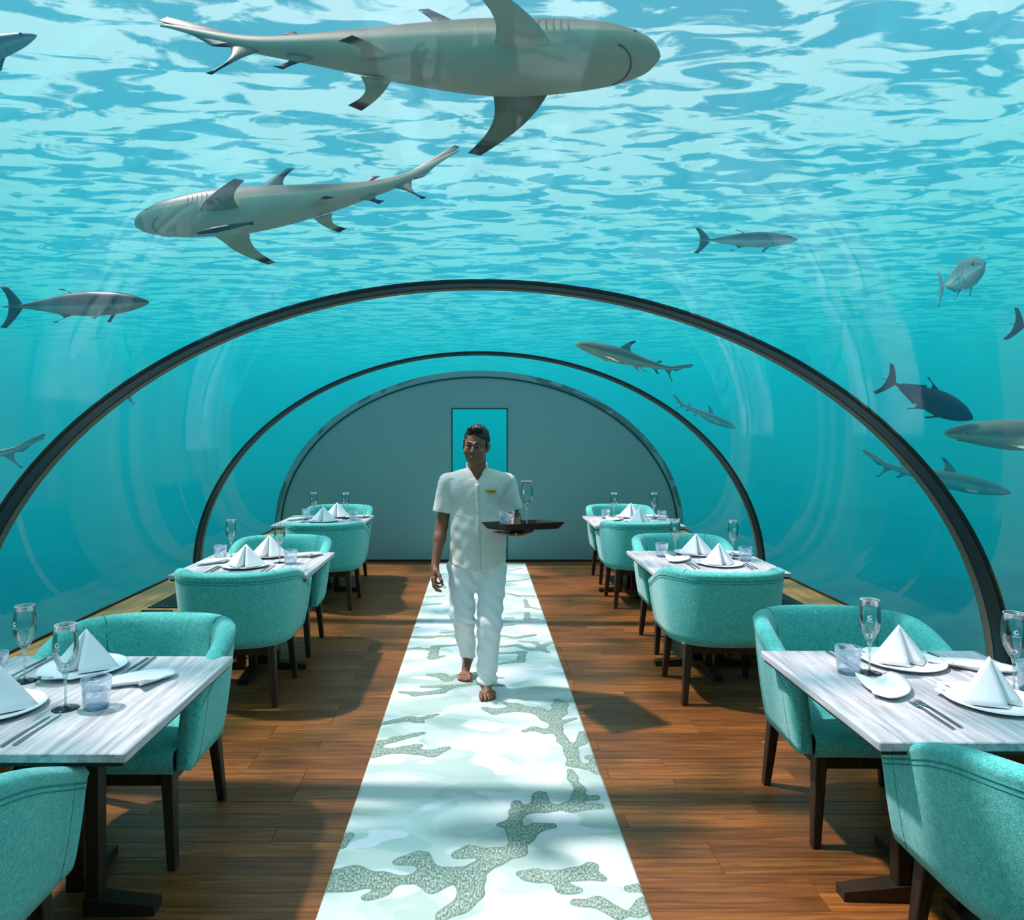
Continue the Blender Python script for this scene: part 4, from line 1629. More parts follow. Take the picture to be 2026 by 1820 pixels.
    B.cone(pc, pc + Vector((0.0, -0.035, 0.0)), 0.034, 0.030, 0.014, sq=(1.25, 1, 0.62))
    for dx, dy, r in ((-0.125, -0.030, 0.0098), (-0.072, -0.085, 0.0104), (-0.008, -0.105, 0.0106), (0.062, -0.085, 0.010)):
        b0 = pc + Vector((dx * 0.30, -0.030 + dy * 0.25, -0.004))
        add_finger(B, [b0, pc + Vector((dx * 0.62, -0.02 + dy * 0.60, 0.000)), pc + Vector((dx * 0.88, -0.018 + dy * 0.86, 0.009)), pc + Vector((dx * 1.12, -0.015 + dy * 1.06, 0.0125))], r + 0.001, r - 0.0025)
    add_finger(B, [pc + Vector((0.020, 0.015, -0.004)), pc + Vector((0.060, 0.002, 0.0)), pc + Vector((0.098, -0.018, 0.010))], 0.0135, 0.0085)
    # ---- feet
    # front foot, flat on the rug
    zf = 0.013
    fx, fy = an_l.x, an_l.y
    B.ell((fx - 0.002, fy + 0.035, zf + 0.030), (0.030, 0.036, 0.032), None, 0.016)
    B.cone((fx, fy, zf + 0.062), (fx + 0.010, fy - 0.095, zf + 0.027), 0.034, 0.026, 0.02)
    B.cone((fx - 0.022, fy - 0.085, zf + 0.022), (fx + 0.046, fy - 0.070, zf + 0.019), 0.022, 0.018, 0.016)
    for i, (dx, dy, r) in enumerate(((-0.030, -0.158, 0.0135), (-0.004, -0.163, 0.0098), (0.018, -0.155, 0.0092), (0.037, -0.142, 0.0086), (0.054, -0.124, 0.0080))):
        b0 = (fx - 0.022 + 0.0172 * i, fy - 0.095 + 0.005 * i, zf + 0.021)
        mid = (fx + dx - 0.002, fy + dy + 0.030, zf + 0.023)
        B.cone(b0, mid, r, r, 0.008)
        B.cone(mid, (fx + dx, fy + dy, zf + r + 0.001), r, r * 0.95, 0.004)
    # rear foot, heel lifted, toes on the rug
    a_, b_ = an_r, Vector((ba_r.x, ba_r.y, zf + 0.020))
    B.ell((a_.x + 0.003, a_.y + 0.038, a_.z - 0.012), (0.028, 0.034, 0.036), None, 0.016)
    B.cone(a_, b_ + Vector((0.0, 0.03, 0.025)), 0.036, 0.028, 0.02)
    B.cone(b_ + Vector((-0.026, 0.0, 0.004)), b_ + Vector((0.026, -0.006, 0.006)), 0.020, 0.022, 0.016)
    for i, (dx, dy, r) in enumerate(((0.030, -0.062, 0.0132), (0.006, -0.066, 0.0096), (-0.014, -0.060, 0.0090), (-0.032, -0.050, 0.0084), (-0.047, -0.036, 0.0078))):
        B.cone((b_.x + 0.024 - 0.0145 * i, b_.y - 0.008 + 0.004 * i, b_.z + 0.004), (b_.x + dx, b_.y + dy * 0.6, zf + r + 0.007), r, r, 0.008)
        B.cone((b_.x + dx, b_.y + dy * 0.6, zf + r + 0.007), (b_.x + dx, b_.y + dy, zf + r + 0.001), r, r * 0.95, 0.004)
    V, Q = B.mesh()
    V = smooth_mesh(V, Q, 1, 0.4)
    body = part('body', V, Q, M['skin'])
    body['label'] = 'brown-skinned body with bare feet and smiling face'
    # ---------------- eyes, brows, teeth, lips
    for s in (-1, 1):
        W, Fc = lathe([(0, -0.0125)] + [(0.0125 * math.sin(a), -0.0125 * math.cos(a)) for a in np.linspace(0.2, math.pi - 0.2, 10)] + [(0, 0.0125)], 20)
        W = np.array([hp(s * 0.030 + x, -0.0685 + y, 0.004 + z * 0.62) for x, y, z in W])
        e = mesh_obj('eye', W - np.array((0, 4.66, 0)), Fc, M['eye_white'], root, True)
        W, Fc = lathe([(0, 0.0), (0.0062, 0.0), (0.0062, 0.0008), (0, 0.0014)], 16)
        W = np.array([hp(s * 0.030 + x - 0.0008, -0.0809 - z, 0.004 + y * 0.85) for x, y, z in W])
        mesh_obj('iris', W - np.array((0, 4.66, 0)), Fc, M['iris'], e, True)
        pts = [np.array(hp(s * x, y, z)) - np.array((0, 4.66, 0)) for x, y, z in ((0.010, -0.0945, 0.0255), (0.024, -0.0925, 0.0300), (0.038, -0.0835, 0.0300), (0.052, -0.0665, 0.0235))]
        tube('eyebrow', pts, [0.0030, 0.0044, 0.0040, 0.0018], M['hair'], root, 8)
        pts = [np.array(hp(s * x, y, z)) - np.array((0, 4.66, 0)) for x, y, z in ((0.014, -0.0800, 0.0065), (0.024, -0.0838, 0.0112), (0.034, -0.0815, 0.0112), (0.046, -0.0715, 0.0065))]
        tube('eyelash_line', pts, [0.0010, 0.0018, 0.0018, 0.0010], M['hair'], root, 6)
    Vt, Ft = [], []
    for k in range(13):
        x = -0.024 + 0.048 * k / 12
        yy = -0.0845 + 7.0 * x * x
        zc = -0.0585 + 9.0 * x * x
        h_ = 0.0050 * (1 - (x / 0.027) ** 2) + 0.0008
        for z in (zc + h_, zc - h_):
            for dy in (0, 0.003):
                Vt.append(np.array(hp(x, yy + dy, z)) - np.array((0, 4.66, 0)))
    for k in range(12):
        a = 4 * k
        Ft += [(a, a + 2, a + 6, a + 4), (a + 1, a + 5, a + 7, a + 3), (a, a + 4, a + 5, a + 1), (a + 2, a + 3, a + 7, a + 6)]
    mesh_obj('teeth', Vt, Ft, M['teeth'], root, True)
    for nm, dz, rr in (('upper_lip', 0.0055, 0.0026), ('lower_lip', -0.0062, 0.0036)):
        pts = []
        for x in np.linspace(-0.030, 0.030, 13):
            g_ = (1 - (x / 0.030) ** 2)
            pts.append(np.array(hp(x, -0.0862 + 18 * x * x * 0.9 if abs(x) < 0.03 else -0.07, -0.0595 + 10.5 * x * x + dz * g_)) - np.array((0, 4.66, 0)))
        tube('lip', pts, [0.0012 + rr * (1 - (x / 0.031) ** 2) for x in np.linspace(-0.030, 0.030, 13)], M['lip'], root, 8)
    # ---------------- hair
    Hf = Field(np.array(HC) - 0.15, np.array(HC) + np.array((0.15, 0.16, 0.17)), 0.0032)
    Hf.ell(hp(0, 0.026, 0.050), (0.0815, 0.0985, 0.0925), HRn, 0.01)
    Hf.cone(hp(-0.030, -0.058, 0.112), hp(0.034, -0.050, 0.112), 0.019, 0.018, 0.02)
    Hf.ell(hp(0, -0.105, -0.010), (0.066, 0.080, 0.086), HRn, 0.006, True)       # face stays free
    Hf.ell(hp(0, 0.0, -0.105), (0.12, 0.16, 0.085), HRn, 0.006, True)            # nape line
    for s in (-1, 1):
        Hf.cone(hp(s * 0.0715, -0.022, 0.03), hp(s * 0.0725, -0.018, -0.012), 0.010, 0.006, 0.008)
        Hf.ell(hp(s * 0.088, 0.016, -0.010), (0.020, 0.024, 0.032), HRn, 0.004, True)
    g = Hf.grid()
    X, Y, Z = [g[i] - HC[i] for i in range(3)]
    Hf.D += (0.0022 * np.sin(X * 340 + Y * 120 + 6 * np.sin(Z * 40)) * np.sin(Y * 150 + Z * 60) + 0.0026 * np.sin(X * 95 + Z * 120 + 1.0) * np.sin(Y * 90 + 2)).astype(np.float32)
    V, Q = Hf.mesh()
    part('hair', V, Q, M['hair'])['label'] = 'short black hair swept up at the front'
    # ---------------- shirt
    S = Field((-0.36, 4.42, 0.74), (0.34, 4.96, 1.56), 0.0042)
    Z3 = lambda x, y, Y: at(780 + x / 5.055, 820 + y / 5.055, Y)
    S.cone(at(917, 962, TY), at(971, 962, TY), 0.098, 0.098, 0.03, sq=(1, 1.0, 1))
    S.cone(at(943, 985, TY), at(944, 1050, TY), 0.148, 0.148, 0.05, sq=(1.20, 0.80, 1))
    S.cone(at(944, 1050, TY), at(943.5, 1150, TY), 0.150, 0.166, 0.05, sq=(1.20, 0.84, 1))
    S.cone(at(930, 945, TY), at(889, 954, TY), 0.062, 0.054, 0.04)
    S.cone(at(960, 945, TY), at(1000, 954, TY), 0.062, 0.054, 0.04)
    S.cone(at(943.5, 941, TY), at(943.5, 955, TY), 0.066, 0.082, 0.03)
    S.cone(at(886, 955, TY), at(874, 1024, 4.71), 0.063, 0.066, 0.02)
    S.cone(at(1003, 955, TY), at(1017, 1018, 4.71), 0.063, 0.064, 0.02)
    gx, gy, gz = S.grid()
    # sleeve hems: planes square to the arms
    def halfspace(mask, d):
        S.D[:] = np.where(mask, np.maximum(S.D, d), S.D)
    p, n_ = at(876, 1012, TY), Vector((-0.10, 0.02, -1)).normalized()
    halfspace((gx < -0.188 - 0 * gz) & (gz < 1.30) & (gy < 9), ((gx - p.x) * n_.x + (gy - p.y) * n_.y + (gz - p.z) * n_.z).astype(np.float32))
    p, n_ = at(1015, 1010, TY), Vector((0.22, -0.05, -1)).normalized()
    halfspace((gx > 0.178) & (gz < 1.30) & (gy < 9), ((gx - p.x) * n_.x + (gy - p.y) * n_.y + (gz - p.z) * n_.z).astype(np.float32))
    # curved shirt tail
    hem = 0.802 + 1.55 * (gx + 0.012) ** 2
    S.D[:] = np.maximum(S.D, (hem - gz).astype(np.float32))
    # neck opening and the V in front
    nb = at(944, 948, TY)
    S.cone(at(944.5, 905, 4.685), at(944, 934, 4.695), 0.066, 0.063, 0.004, True)
    tip = at(944.6, 953, 4.60)
    vw = np.clip((gz - tip.z) * 0.62, 0, 0.060)
    V_d = np.maximum(np.abs(gx - tip.x) - vw, gy - 4.672)
    S.D[:] = np.maximum(S.D, -(V_d + np.where(gz > tip.z, 0, 0.05)).astype(np.float32))
    # soft folds
    f = 0.0024 * np.sin(gx * 42 + gz * 26 + 2 * np.sin(gz * 17)) * np.sin(gz * 34 - gx * 22 + 1.3) + 0.0012 * np.sin(gx * 75 - gz * 48)
    f = f + 0.0022 * np.exp(-((gx + 0.15) / 0.05) ** 2) * np.sin((gz - 1.1) * 60 + gx * 60) * (gz > 0.85) * (gz < 1.15)
    S.D += f.astype(np.float32) * (gz < 1.39)
    V, Q = S.mesh()
    V = smooth_mesh(V, Q, 1, 0.4)
    shirt = part('shirt', V, Q, M['shirt'])
    shirt['label'] = 'short-sleeved cream linen shirt with stand-up collar'
    off = np.array((0, 4.66, 0))

    # where the shirt front lies at (x, z): used to seat placket, buttons, badge
    SV = V

    def front(x, z):
        m = (np.abs(SV[:, 0] - x) < 0.012) & (np.abs(SV[:, 2] - z) < 0.012)
        return SV[m, 1].min() if m.any() else 4.56
    # stand-up collar: two leaves rising from the V around the neck
    for s in (-1, 1):
        Vc, Fc = [], []
        n = 16
        for k in range(n + 1):
            u = k / n
            a = math.radians(-90 + s * (27 + 153 * u))                  # from the front round to the nape
            rx, ry = 0.0690, 0.0715
            cx_, cy_, = at(944, 930, 4.695).x, 4.697
            x, y = cx_ + rx * math.cos(a), cy_ + ry * math.sin(a)
            zb = 1.404 + 0.050 * min(1.0, u / 0.45)
            h_ = 0.036 if u > 0.12 else 0.024 + 0.10 * u
            for r_, zz in ((1.0, zb), (1.03, zb + h_), (0.965, zb + h_), (0.94, zb)):
                Vc.append((cx_ + (x - cx_) * r_, cy_ + (y - cy_) * r_ - off[1], zz))
        for k in range(n):
            a = 4 * k
            for i in range(4):
                j = (i + 1) % 4
                Fc.append((a + i, a + j, a + 4 + j, a + 4 + i))
        Fc += [(0, 1, 2, 3), (4 * n + 3, 4 * n + 2, 4 * n + 1, 4 * n)]
        c_ = mesh_obj('collar', Vc, Fc, M['shirt'], shirt, True)
        if s > 0:
            q = np.array(Vc[4 * 4 + 1]) * 0.5 + np.array(Vc[4 * 4]) * 0.5
            mesh_obj('collar_pin', [(q[0] - 0.004, q[1] - 0.003, q[2] - 0.008), (q[0] + 0.007, q[1] - 0.002, q[2] - 0.005), (q[0] - 0.001, q[1] - 0.003, q[2] + 0.010), (q[0], q[1] + 0.003, q[2] - 0.003)],
                     [(0, 1, 2), (0, 3, 1), (1, 3, 2), (2, 3, 0)], M['gold'], shirt)
    # placket with buttons
    Vp, Fp = [], []
    zs = np.linspace(1.360, 0.812, 40)
    for z in zs:
        x = at(944.5 + (1.36 - z) * 5, 900, TY).x
        for dx in (-0.014, 0.014):
            Vp.append((x + dx, front(x + dx, z) - 0.0022 - off[1], z))
    for k in range(len(zs) - 1):
        Fp.append((2 * k, 2 * k + 2, 2 * k + 3, 2 * k + 1))
    pk = mesh_obj('placket', Vp, Fp, M['shirt'], shirt, True)
    md = pk.modifiers.new('thickness', 'SOLIDIFY'); md.thickness = 0.002
    for y in (716, 840, 968, 1100, 1226, 1360):
        p = Z3(836 + (y - 716) * 0.015, y, TY)
        W, Fc = lathe([(0, 0.0), (0.0055, 0.0), (0.006, 0.0012), (0.005, 0.0024), (0.002, 0.0018), (0, 0.0018)], 14)
        yy = front(p.x, p.z)
        mesh_obj('button', [(p.x + a, yy - 0.0025 - c - off[1], p.z + b) for a, b, c in W], Fc, M['button'], shirt, True)
    # oval name badge
    p = Z3(963, 750, TY)
    W, Fc = lathe([(0, 0.0), (0.0365, 0.0), (0.0375, 0.0015), (0.0365, 0.003), (0, 0.0034)], 36)
    yb = min(front(p.x - 0.025, p.z), front(p.x + 0.025, p.z), front(p.x, p.z))
    bd = mesh_obj('name_badge', [(p.x + a, yb - 0.001 - c - off[1], p.z + b * 0.32) for a, b, c in W], Fc, M['gold'], shirt, True)
    box_obj('badge_print', p.x - 0.010, p.x + 0.010, yb - 0.0055 - off[1], yb - 0.0040 - off[1], p.z - 0.0018, p.z + 0.0018, M['badge_mark'], bd)
    # ---------------- trousers
    T = Field((-0.27, 4.46, 0.03), (0.25, 5.10, 0.93), 0.0045)
    T.cone(at(930, 1098, TY), at(957, 1098, TY), 0.125, 0.125, 0.03, sq=(1.0, 0.95, 1))
    T.cone(at(944, 1125, TY), at(942, 1146, TY), 0.075, 0.050, 0.03)
    zr1 = kn_r + (an_r - kn_r) * 0.98
    zl1 = kn_l + (an_l - kn_l) * 0.96
    T.cone(at(914, 1120, TY), kn_r, 0.102, 0.076, 0.03, sq=(0.98, 1, 1))
    T.cone(kn_r, zr1, 0.076, 0.056, 0.03)
    T.cone(at(973, 1120, TY), kn_l, 0.100, 0.078, 0.03, sq=(0.98, 1, 1))
    T.cone(kn_l, zl1, 0.077, 0.062, 0.03)
    gx, gy, gz = T.grid()
    for (k_, a_, fr) in ((kn_r, an_r, 0.90), (kn_l, an_l, 0.93)):
        p = k_ + (a_ - k_) * fr
        n_ = (a_ - k_).normalized()
        d = (gx - p.x) * n_.x + (gy - p.y) * n_.y + (gz - p.z) * n_.z
        m = (gz < 0.32) & ((gx < 0.0) if a_ is an_r else (gx >= 0.0))
        m = (gz < 0.32) & ((gx - an_r.x) ** 2 + (gy - an_r.y) ** 2 < (gx - an_l.x) ** 2 + (gy - an_l.y) ** 2) if a_ is an_r else (gz < 0.32) & ((gx - an_r.x) ** 2 + (gy - an_r.y) ** 2 >= (gx - an_l.x) ** 2 + (gy - an_l.y) ** 2)
        T.D[:] = np.where(m, np.maximum(T.D, d.astype(np.float32)), T.D)
    f = 0.0045 * np.sin(gx * 48 + gz * 20) * np.sin(gz * 30 + gx * 25 + gy * 12) + 0.003 * np.sin(gz * 62 + gx * 50 + gy * 30)
    f = f + 0.006 * np.exp(-((gz - 0.47) / 0.06) ** 2) * np.sin(gz * 95 + gx * 60) * (gx < 0.0)
    f = f + 0.006 * np.exp(-((gz - 0.12) / 0.05) ** 2) * np.sin(gz * 120 + gx * 40)
    T.D += f.astype(np.float32)
    V, Q = T.mesh()
    V = smooth_mesh(V, Q, 1, 0.4)
    part('trousers', V, Q, M['trousers'])['label'] = 'loose white cotton trousers'
    # toe nails and thumb nail
    for i, (dx, dy, r) in enumerate(((-0.030, -0.160, 0.0135), (-0.004, -0.164, 0.0098), (0.018, -0.156, 0.0092), (0.037, -0.143, 0.0086), (0.054, -0.125, 0.0080))):
        W, Fc = lathe([(0, 0.0), (r * 0.55, 0.0), (r * 0.45, 0.0012), (0, 0.0015)], 10)
        mesh_obj('toenail', [(fx + dx + a, fy + dy - 0.002 + b * 0.8 - off[1], zf + 2 * r - 0.0014 + c) for a, b, c in W], Fc, M['nail'], root, True)
    tag(root, 'waiter in cream shirt and white trousers walking barefoot on the rug with a tray', 'person')
    return pc


PALM = build_waiter()


# ------------------------------------------------------------------ tray with two glasses, carried by the waiter
def build_tray():
    zt = 1.1005
    c = Vector((0.262, 4.385, zt))
    r = empty('serving_tray', c, math.radians(20))
    r.rotation_euler = (-0.075, 0.0, math.radians(20))
    a0, a1, h = 0.164, 0.196, 0.040
    box_obj('base', -a0 - 0.002, a0 + 0.002, -a0 - 0.002, a0 + 0.002, 0.0, 0.006, M['tray'], r)
    for k in range(4):
        R_ = Matrix.Rotation(k * math.pi / 2, 4, 'Z')
        pts = [(-a0, -a0, 0.0), (a0, -a0, 0.0), (a1, -a1, h), (-a1, -a1, h), (-a0 + 0.006, -a0 + 0.006, 0.004), (a0 - 0.006, -a0 + 0.006, 0.004), (a1 - 0.006, -a1 + 0.006, h), (-a1 + 0.006, -a1 + 0.006, h)]
        pts = [R_ @ Vector(p) for p in pts]
        mesh_obj('rim_side', pts, [(0, 1, 2, 3), (5, 4, 7, 6), (3, 2, 6, 7), (0, 3, 7, 4), (1, 5, 6, 2), (0, 4, 5, 1)], M['tray'], r)
    tag(r, 'black square serving tray balanced on the left hand of the waiter', 'tray')
    place('tumbler', 0.168, 4.36, zt + 0.010, 0.6, 'pale blue swirled tumbler standing on the black serving tray', 'glass', 'glasses on the serving tray')
    place('flute', 0.293, 4.42, zt + 0.0045, -0.5, 'champagne flute standing on the black serving tray', 'glass', 'glasses on the serving tray')


build_tray()

# ------------------------------------------------------------------ sharks and fish outside the acrylic
def m_fishskin(name, belly, flank, back, tip, rough=0.45):
    t = NT(name)
    a = t.n('Attribute', attribute_name='tone')
    n = t.noise(t.coords(), 26, 3, 0.6)
    f = t.math('ADD', a.outputs['Fac'], t.math('MULTIPLY', t.math('SUBTRACT', n, 0.5), 0.10))
    c = t.ramp(f, [(0.0, belly), (0.30, belly), (0.42, flank), (0.66, back), (0.80, back), (0.86, tip), (1.0, tip)])
    t.principled(base=c, rough=rough, spec=0.3)
    return t.m


M['shark'] = m_fishskin('reef_shark_skin', lin(184, 182, 160), lin(146, 146, 126), lin(90, 94, 84), lin(16, 20, 22))
M['silver_fish'] = m_fishskin('silver_fish_skin', lin(206, 210, 208), lin(150, 160, 160), lin(84, 98, 100), lin(50, 60, 62), 0.3)
M['dark_fish'] = m_fishskin('dark_fish_skin', lin(40, 50, 54), lin(26, 36, 40), lin(14, 22, 26), lin(10, 14, 16), 0.4)
M['grey_fish'] = m_fishskin('slate_fish_skin', lin(150, 156, 152), lin(96, 106, 106), lin(62, 74, 76), lin(44, 54, 56), 0.4)
M['pale_fish'] = m_fishskin('pale_fish_skin', lin(212, 218, 214), lin(176, 186, 182), lin(120, 134, 132), lin(80, 92, 90), 0.4)
M['black_fish'] = m_plain('black_remora_skin', lin(20, 24, 26), 0.5)
M['gill'] = m_plain('grey_gill_slit', lin(70, 74, 70), 0.6)
M['eye_dark'] = m_plain('dark_fish_eye', lin(10, 12, 12), 0.15)


def interp(tab, x):
    xs, ys = zip(*tab)
    return float(np.interp(x, xs, ys))


def smooth_tab(tab, n=60):
    """monotone-ish smooth resampling of a radius table"""
    xs = np.array([t[0] for t in tab]); ys = np.array([t[1] for t in tab])
    q = np.linspace(0, 1, n)
    v = np.interp(q, xs, ys)
    ker = np.array([1, 2, 3, 2, 1]) / 9.0
    vp = np.pad(v, 2, mode='edge')
    vs = np.convolve(vp, ker, 'valid')
    vs[:3] = v[:3]
    return q, vs


def fish_mesh(name, L, wt, ht, ct, fins, bend, mat, tone_fn):
    """one closed-skin animal: nose at x=0, tail at x=L, dorsal +z; bend(x/L)-> lateral offset (fraction of L)"""
    n, seg = 64, 26
    q = np.concatenate([[0.0, 0.004, 0.010, 0.018], np.linspace(0.03, 1, n - 4)])
    W = np.interp(q, *smooth_tab(wt)); Hh = np.interp(q, *smooth_tab(ht)); C = np.interp(q, *smooth_tab(ct))
    W[0] = Hh[0] = 0.001
    V, Fc, tone = [], [], []

    def B(x, y, z):                      # bend the straight animal
        s = (bend(min(1.02, x + 0.01)) - bend(x - 0.01)) / 0.02
        nrm = math.hypot(1, s)
        return ((x - y * s / nrm) * L, (bend(x) + y / nrm) * L, z * L)
    for i, x in enumerate(q):
        for k in range(seg):
            a = 2 * math.pi * k / seg
            c, s = math.cos(a), math.sin(a)
            e = 0.9
            y = W[i] * math.copysign(abs(c) ** e, c)
            z = C[i] + Hh[i] * math.copysign(abs(s) ** e, s) * (1.0 if s > 0 else 0.92)
            V.append(B(x, y, z))
            tone.append(tone_fn(x, s))
    for i in range(n - 1):
        for k in range(seg):
            l = (k + 1) % seg
            Fc.append((i * seg + k, i * seg + l, (i + 1) * seg + l, (i + 1) * seg + k))
    Fc.append(tuple(range(seg))[::-1])
    Fc.append(tuple(range((n - 1) * seg, n * seg)))
    for f in fins:
        ns, nt = 9, 9
        b0, b1, t0, t1 = (np.array(p, float) for p in f['pts'])       # base front/rear, tip front/rear
        nrm = np.cross(b1 - b0, (t0 + t1) / 2 - (b0 + b1) / 2)
        nrm /= np.linalg.norm(nrm) + 1e-9
        o = len(V)
        for side in (1, -1):
            for j in range(nt):
                t = j / (nt - 1)
                le = b0 + (t0 - b0) * t + (b0 - b1) * f.get('le', 0.10) * math.sin(math.pi * t) * -1
                te = b1 + (t1 - b1) * t + (b0 - b1) * f.get('te', 0.25) * math.sin(math.pi * t)
                for i in range(ns):
                    s = i / (ns - 1)
                    p = le + (te - le) * s + nrm * side * (f.get('th', 0.006) * (1 - t) ** 0.7 * math.sin(math.pi * s) ** 0.7 + 0.0004)
                    V.append(B(*p))
                    tt = f.get('tone', 0.55) if side > 0 else f.get('tone2', f.get('tone', 0.55))
                    tone.append(0.95 if t > f.get('tip', 0.80) else tt)
        for side, off in ((1, 0), (-1, ns * nt)):
            for j in range(nt - 1):
                for i in range(ns - 1):
                    a = o + off + j * ns + i
                    g_ = (a, a + 1, a + ns + 1, a + ns)
                    Fc.append(g_ if side > 0 else g_[::-1])
        rim = [(j, 0) for j in range(nt)] + [(nt - 1, i) for i in range(1, ns)] + [(j, ns - 1) for j in range(nt - 2, -1, -1)]
        for (j0, i0), (j1, i1) in zip(rim[:-1], rim[1:]):
            a, b = o + j0 * ns + i0, o + j1 * ns + i1
            Fc.append((a, b, b + ns * nt, a + ns * nt))
    o = mesh_obj(name, V, Fc, mat, None, True)
    at_ = o.data.attributes.new('tone', 'FLOAT', 'POINT')
    at_.data.foreach_set('value', np.array(tone, np.float32))
    return o, B


SH_W = [(0, 0.006), (0.02, 0.034), (0.05, 0.050), (0.10, 0.062), (0.18, 0.069), (0.28, 0.072), (0.38, 0.067), (0.48, 0.056), (0.58, 0.042), (0.68, 0.028), (0.76, 0.018), (0.83, 0.011), (0.92, 0.006), (1.0, 0.002)]
SH_H = [(0, 0.003), (0.02, 0.016), (0.05, 0.028), (0.10, 0.043), (0.18, 0.057), (0.28, 0.066), (0.38, 0.064), (0.48, 0.054), (0.58, 0.042), (0.68, 0.029), (0.76, 0.021), (0.83, 0.016), (0.92, 0.010), (1.0, 0.003)]
SH_C = [(0, 0.0), (0.1, 0.004), (0.3, 0.0), (0.7, 0.006), (0.79, 0.010), (0.86, 0.026), (1.0, 0.072)]


def shark_fins(pect=1.0):
    F_ = []
    F_.append(dict(pts=((0.355, 0, 0.055), (0.475, 0, 0.045), (0.465, 0, 0.150), (0.488, 0, 0.146)), le=-0.10, te=0.26, tip=0.72, tone=0.60, th=0.007))
    F_.append(dict(pts=((0.675, 0, 0.026), (0.735, 0, 0.022), (0.728, 0, 0.058), (0.752, 0, 0.050)), te=0.3, tip=0.45, tone=0.60, th=0.004))
    F_.append(dict(pts=((0.680, 0, -0.022), (0.735, 0, -0.016), (0.735, 0, -0.056), (0.755, 0, -0.048)), te=0.3, tip=0.45, tone=0.5, th=0.004))
    F_.append(dict(pts=((0.785, 0, -0.004), (0.850, 0, 0.018), (0.868, 0, -0.078), (0.880, 0, -0.074)), te=0.32, tip=0.62, tone=0.55, th=0.005))
    F_.append(dict(pts=((0.785, 0, 0.016), (0.885, 0, 0.006), (0.992, 0, 0.096), (1.006, 0, 0.084)), le=-0.06, te=0.06, tip=0.90, tone=0.58, th=0.005))
    for s in (-1, 1):
        F_.append(dict(pts=((0.215, s * 0.050, -0.030), (0.330, s * 0.046, -0.034), (0.352, s * 0.190 * pect, -0.058), (0.378, s * 0.182 * pect, -0.060)), le=-0.16, te=0.22, tip=0.86, tone=0.50, tone2=0.20, th=0.008))
        F_.append(dict(pts=((0.530, s * 0.028, -0.038), (0.590, s * 0.022, -0.036), (0.592, s * 0.082, -0.062), (0.618, s * 0.070, -0.062)), le=-0.12, te=0.35, tip=0.85, tone=0.34, tone2=0.30, th=0.004))
    return F_


def shark_tone(x, s):
    return 0.18 if s < -0.25 else (0.18 + 0.46 * min(1, (s + 0.25) / 0.45))


def orient(o, nose, tail, roll=0.0):
    """place an animal so its nose / tail tip lie at the two points, rolled about its own axis"""
    nose, tail = Vector(nose), Vector(tail)
    d = (tail - nose).normalized()
    up = Vector((0, 0, 1))
    y = up.cross(d).normalized()
    z = d.cross(y).normalized()
    R_ = Matrix((d, y, z)).transposed()
    R_ = R_ @ Matrix.Rotation(roll, 3, 'X')
    o.matrix_world = Matrix.Translation(nose) @ R_.to_4x4()


def make_shark(nose, tail, label, bend_amp=0.03, bend_ph=0.0, roll=0.0, pect=1.0):
    L = (Vector(tail) - Vector(nose)).length
    bend = lambda x: bend_amp * math.sin(2.6 * (x - 0.35) + bend_ph) * max(0.0, x - 0.25) * 1.6
    o, B = fish_mesh('reef_shark', L, SH_W, SH_H, SH_C, shark_fins(pect), bend, M['shark'], shark_tone)
    for s in (-1, 1):
        V, Fc = lathe([(0, -0.0055 * L)] + [(0.0055 * L * math.sin(a), -0.0055 * L * math.cos(a)) for a in (0.6, 1.2, 1.8, 2.4)] + [(0, 0.0055 * L)], 10)
        mesh_obj('eye', V, Fc, M['eye_dark'], o, True, B(0.058, s * 0.0455, 0.008))
        for k in range(5):
            x = 0.185 + 0.014 * k
            tube('gill_slit', [B(x, s * (0.0700 + 0.0004 * k), -0.018), B(x + 0.003, s * (0.0712 + 0.0004 * k), 0.0), B(x + 0.001, s * (0.0690 + 0.0004 * k), 0.020)], 0.0006 * L, M['gill'], o, 5)
    pts = []
    for a in np.linspace(-1.25, 1.25, 15):
        x = 0.105 - 0.045 * math.cos(a)
        w = interp(SH_W, x); h = interp(SH_H, x)
        y = 0.046 * math.sin(a)
        z = interp(SH_C, x) - 0.92 * h * math.sqrt(max(0.0, 1 - (y / w) ** 2)) ** 0.9 - 0.0006
        pts.append(B(x, y, z))
    tube('mouth', pts, 0.0014 * L, M['eye_dark'], o, 5)
    orient(o, nose, tail, roll)
    return tag(o, label, 'shark', 'reef sharks around the tunnel')


make_shark(at(1307, 112, 2.22), at(318, 128, 2.28), 'large blacktip reef shark swimming right just above the tunnel roof', 0.035, 0.4, 0.46)
make_shark(at(266, 446, 3.30), at(915, 352, 3.36), 'blacktip reef shark swimming left at upper left with a remora beneath it', 0.05, 2.2, -0.42)
make_shark(at(1870, 858, 4.45), at(2340, 872, 4.5), 'pale reef shark entering from the right edge, snout pointing left', 0.02, 0.0, 0.12)
make_shark(at(2000, 976, 6.40), at(1697, 914, 6.6), 'hazy reef shark passing behind the big rib at lower right, heading right', 0.05, 0.6, 0.0)
make_shark(at(1137, 680, 6.90), at(1368, 744, 7.1), 'small tan reef shark swimming left above the second acrylic panel', 0.06, 0.9, 0.15)
make_shark(at(1456, 848, 9.40), at(1325, 792, 9.5), 'faint distant reef shark heading down right beside the second rib', 0.05, 0.5, 0.0)
make_shark(at(-330, 930, 5.90), at(84, 893, 6.1), 'faint shark with only its tail showing at the left edge behind the big rib', 0.04, 0.2, 0.0)

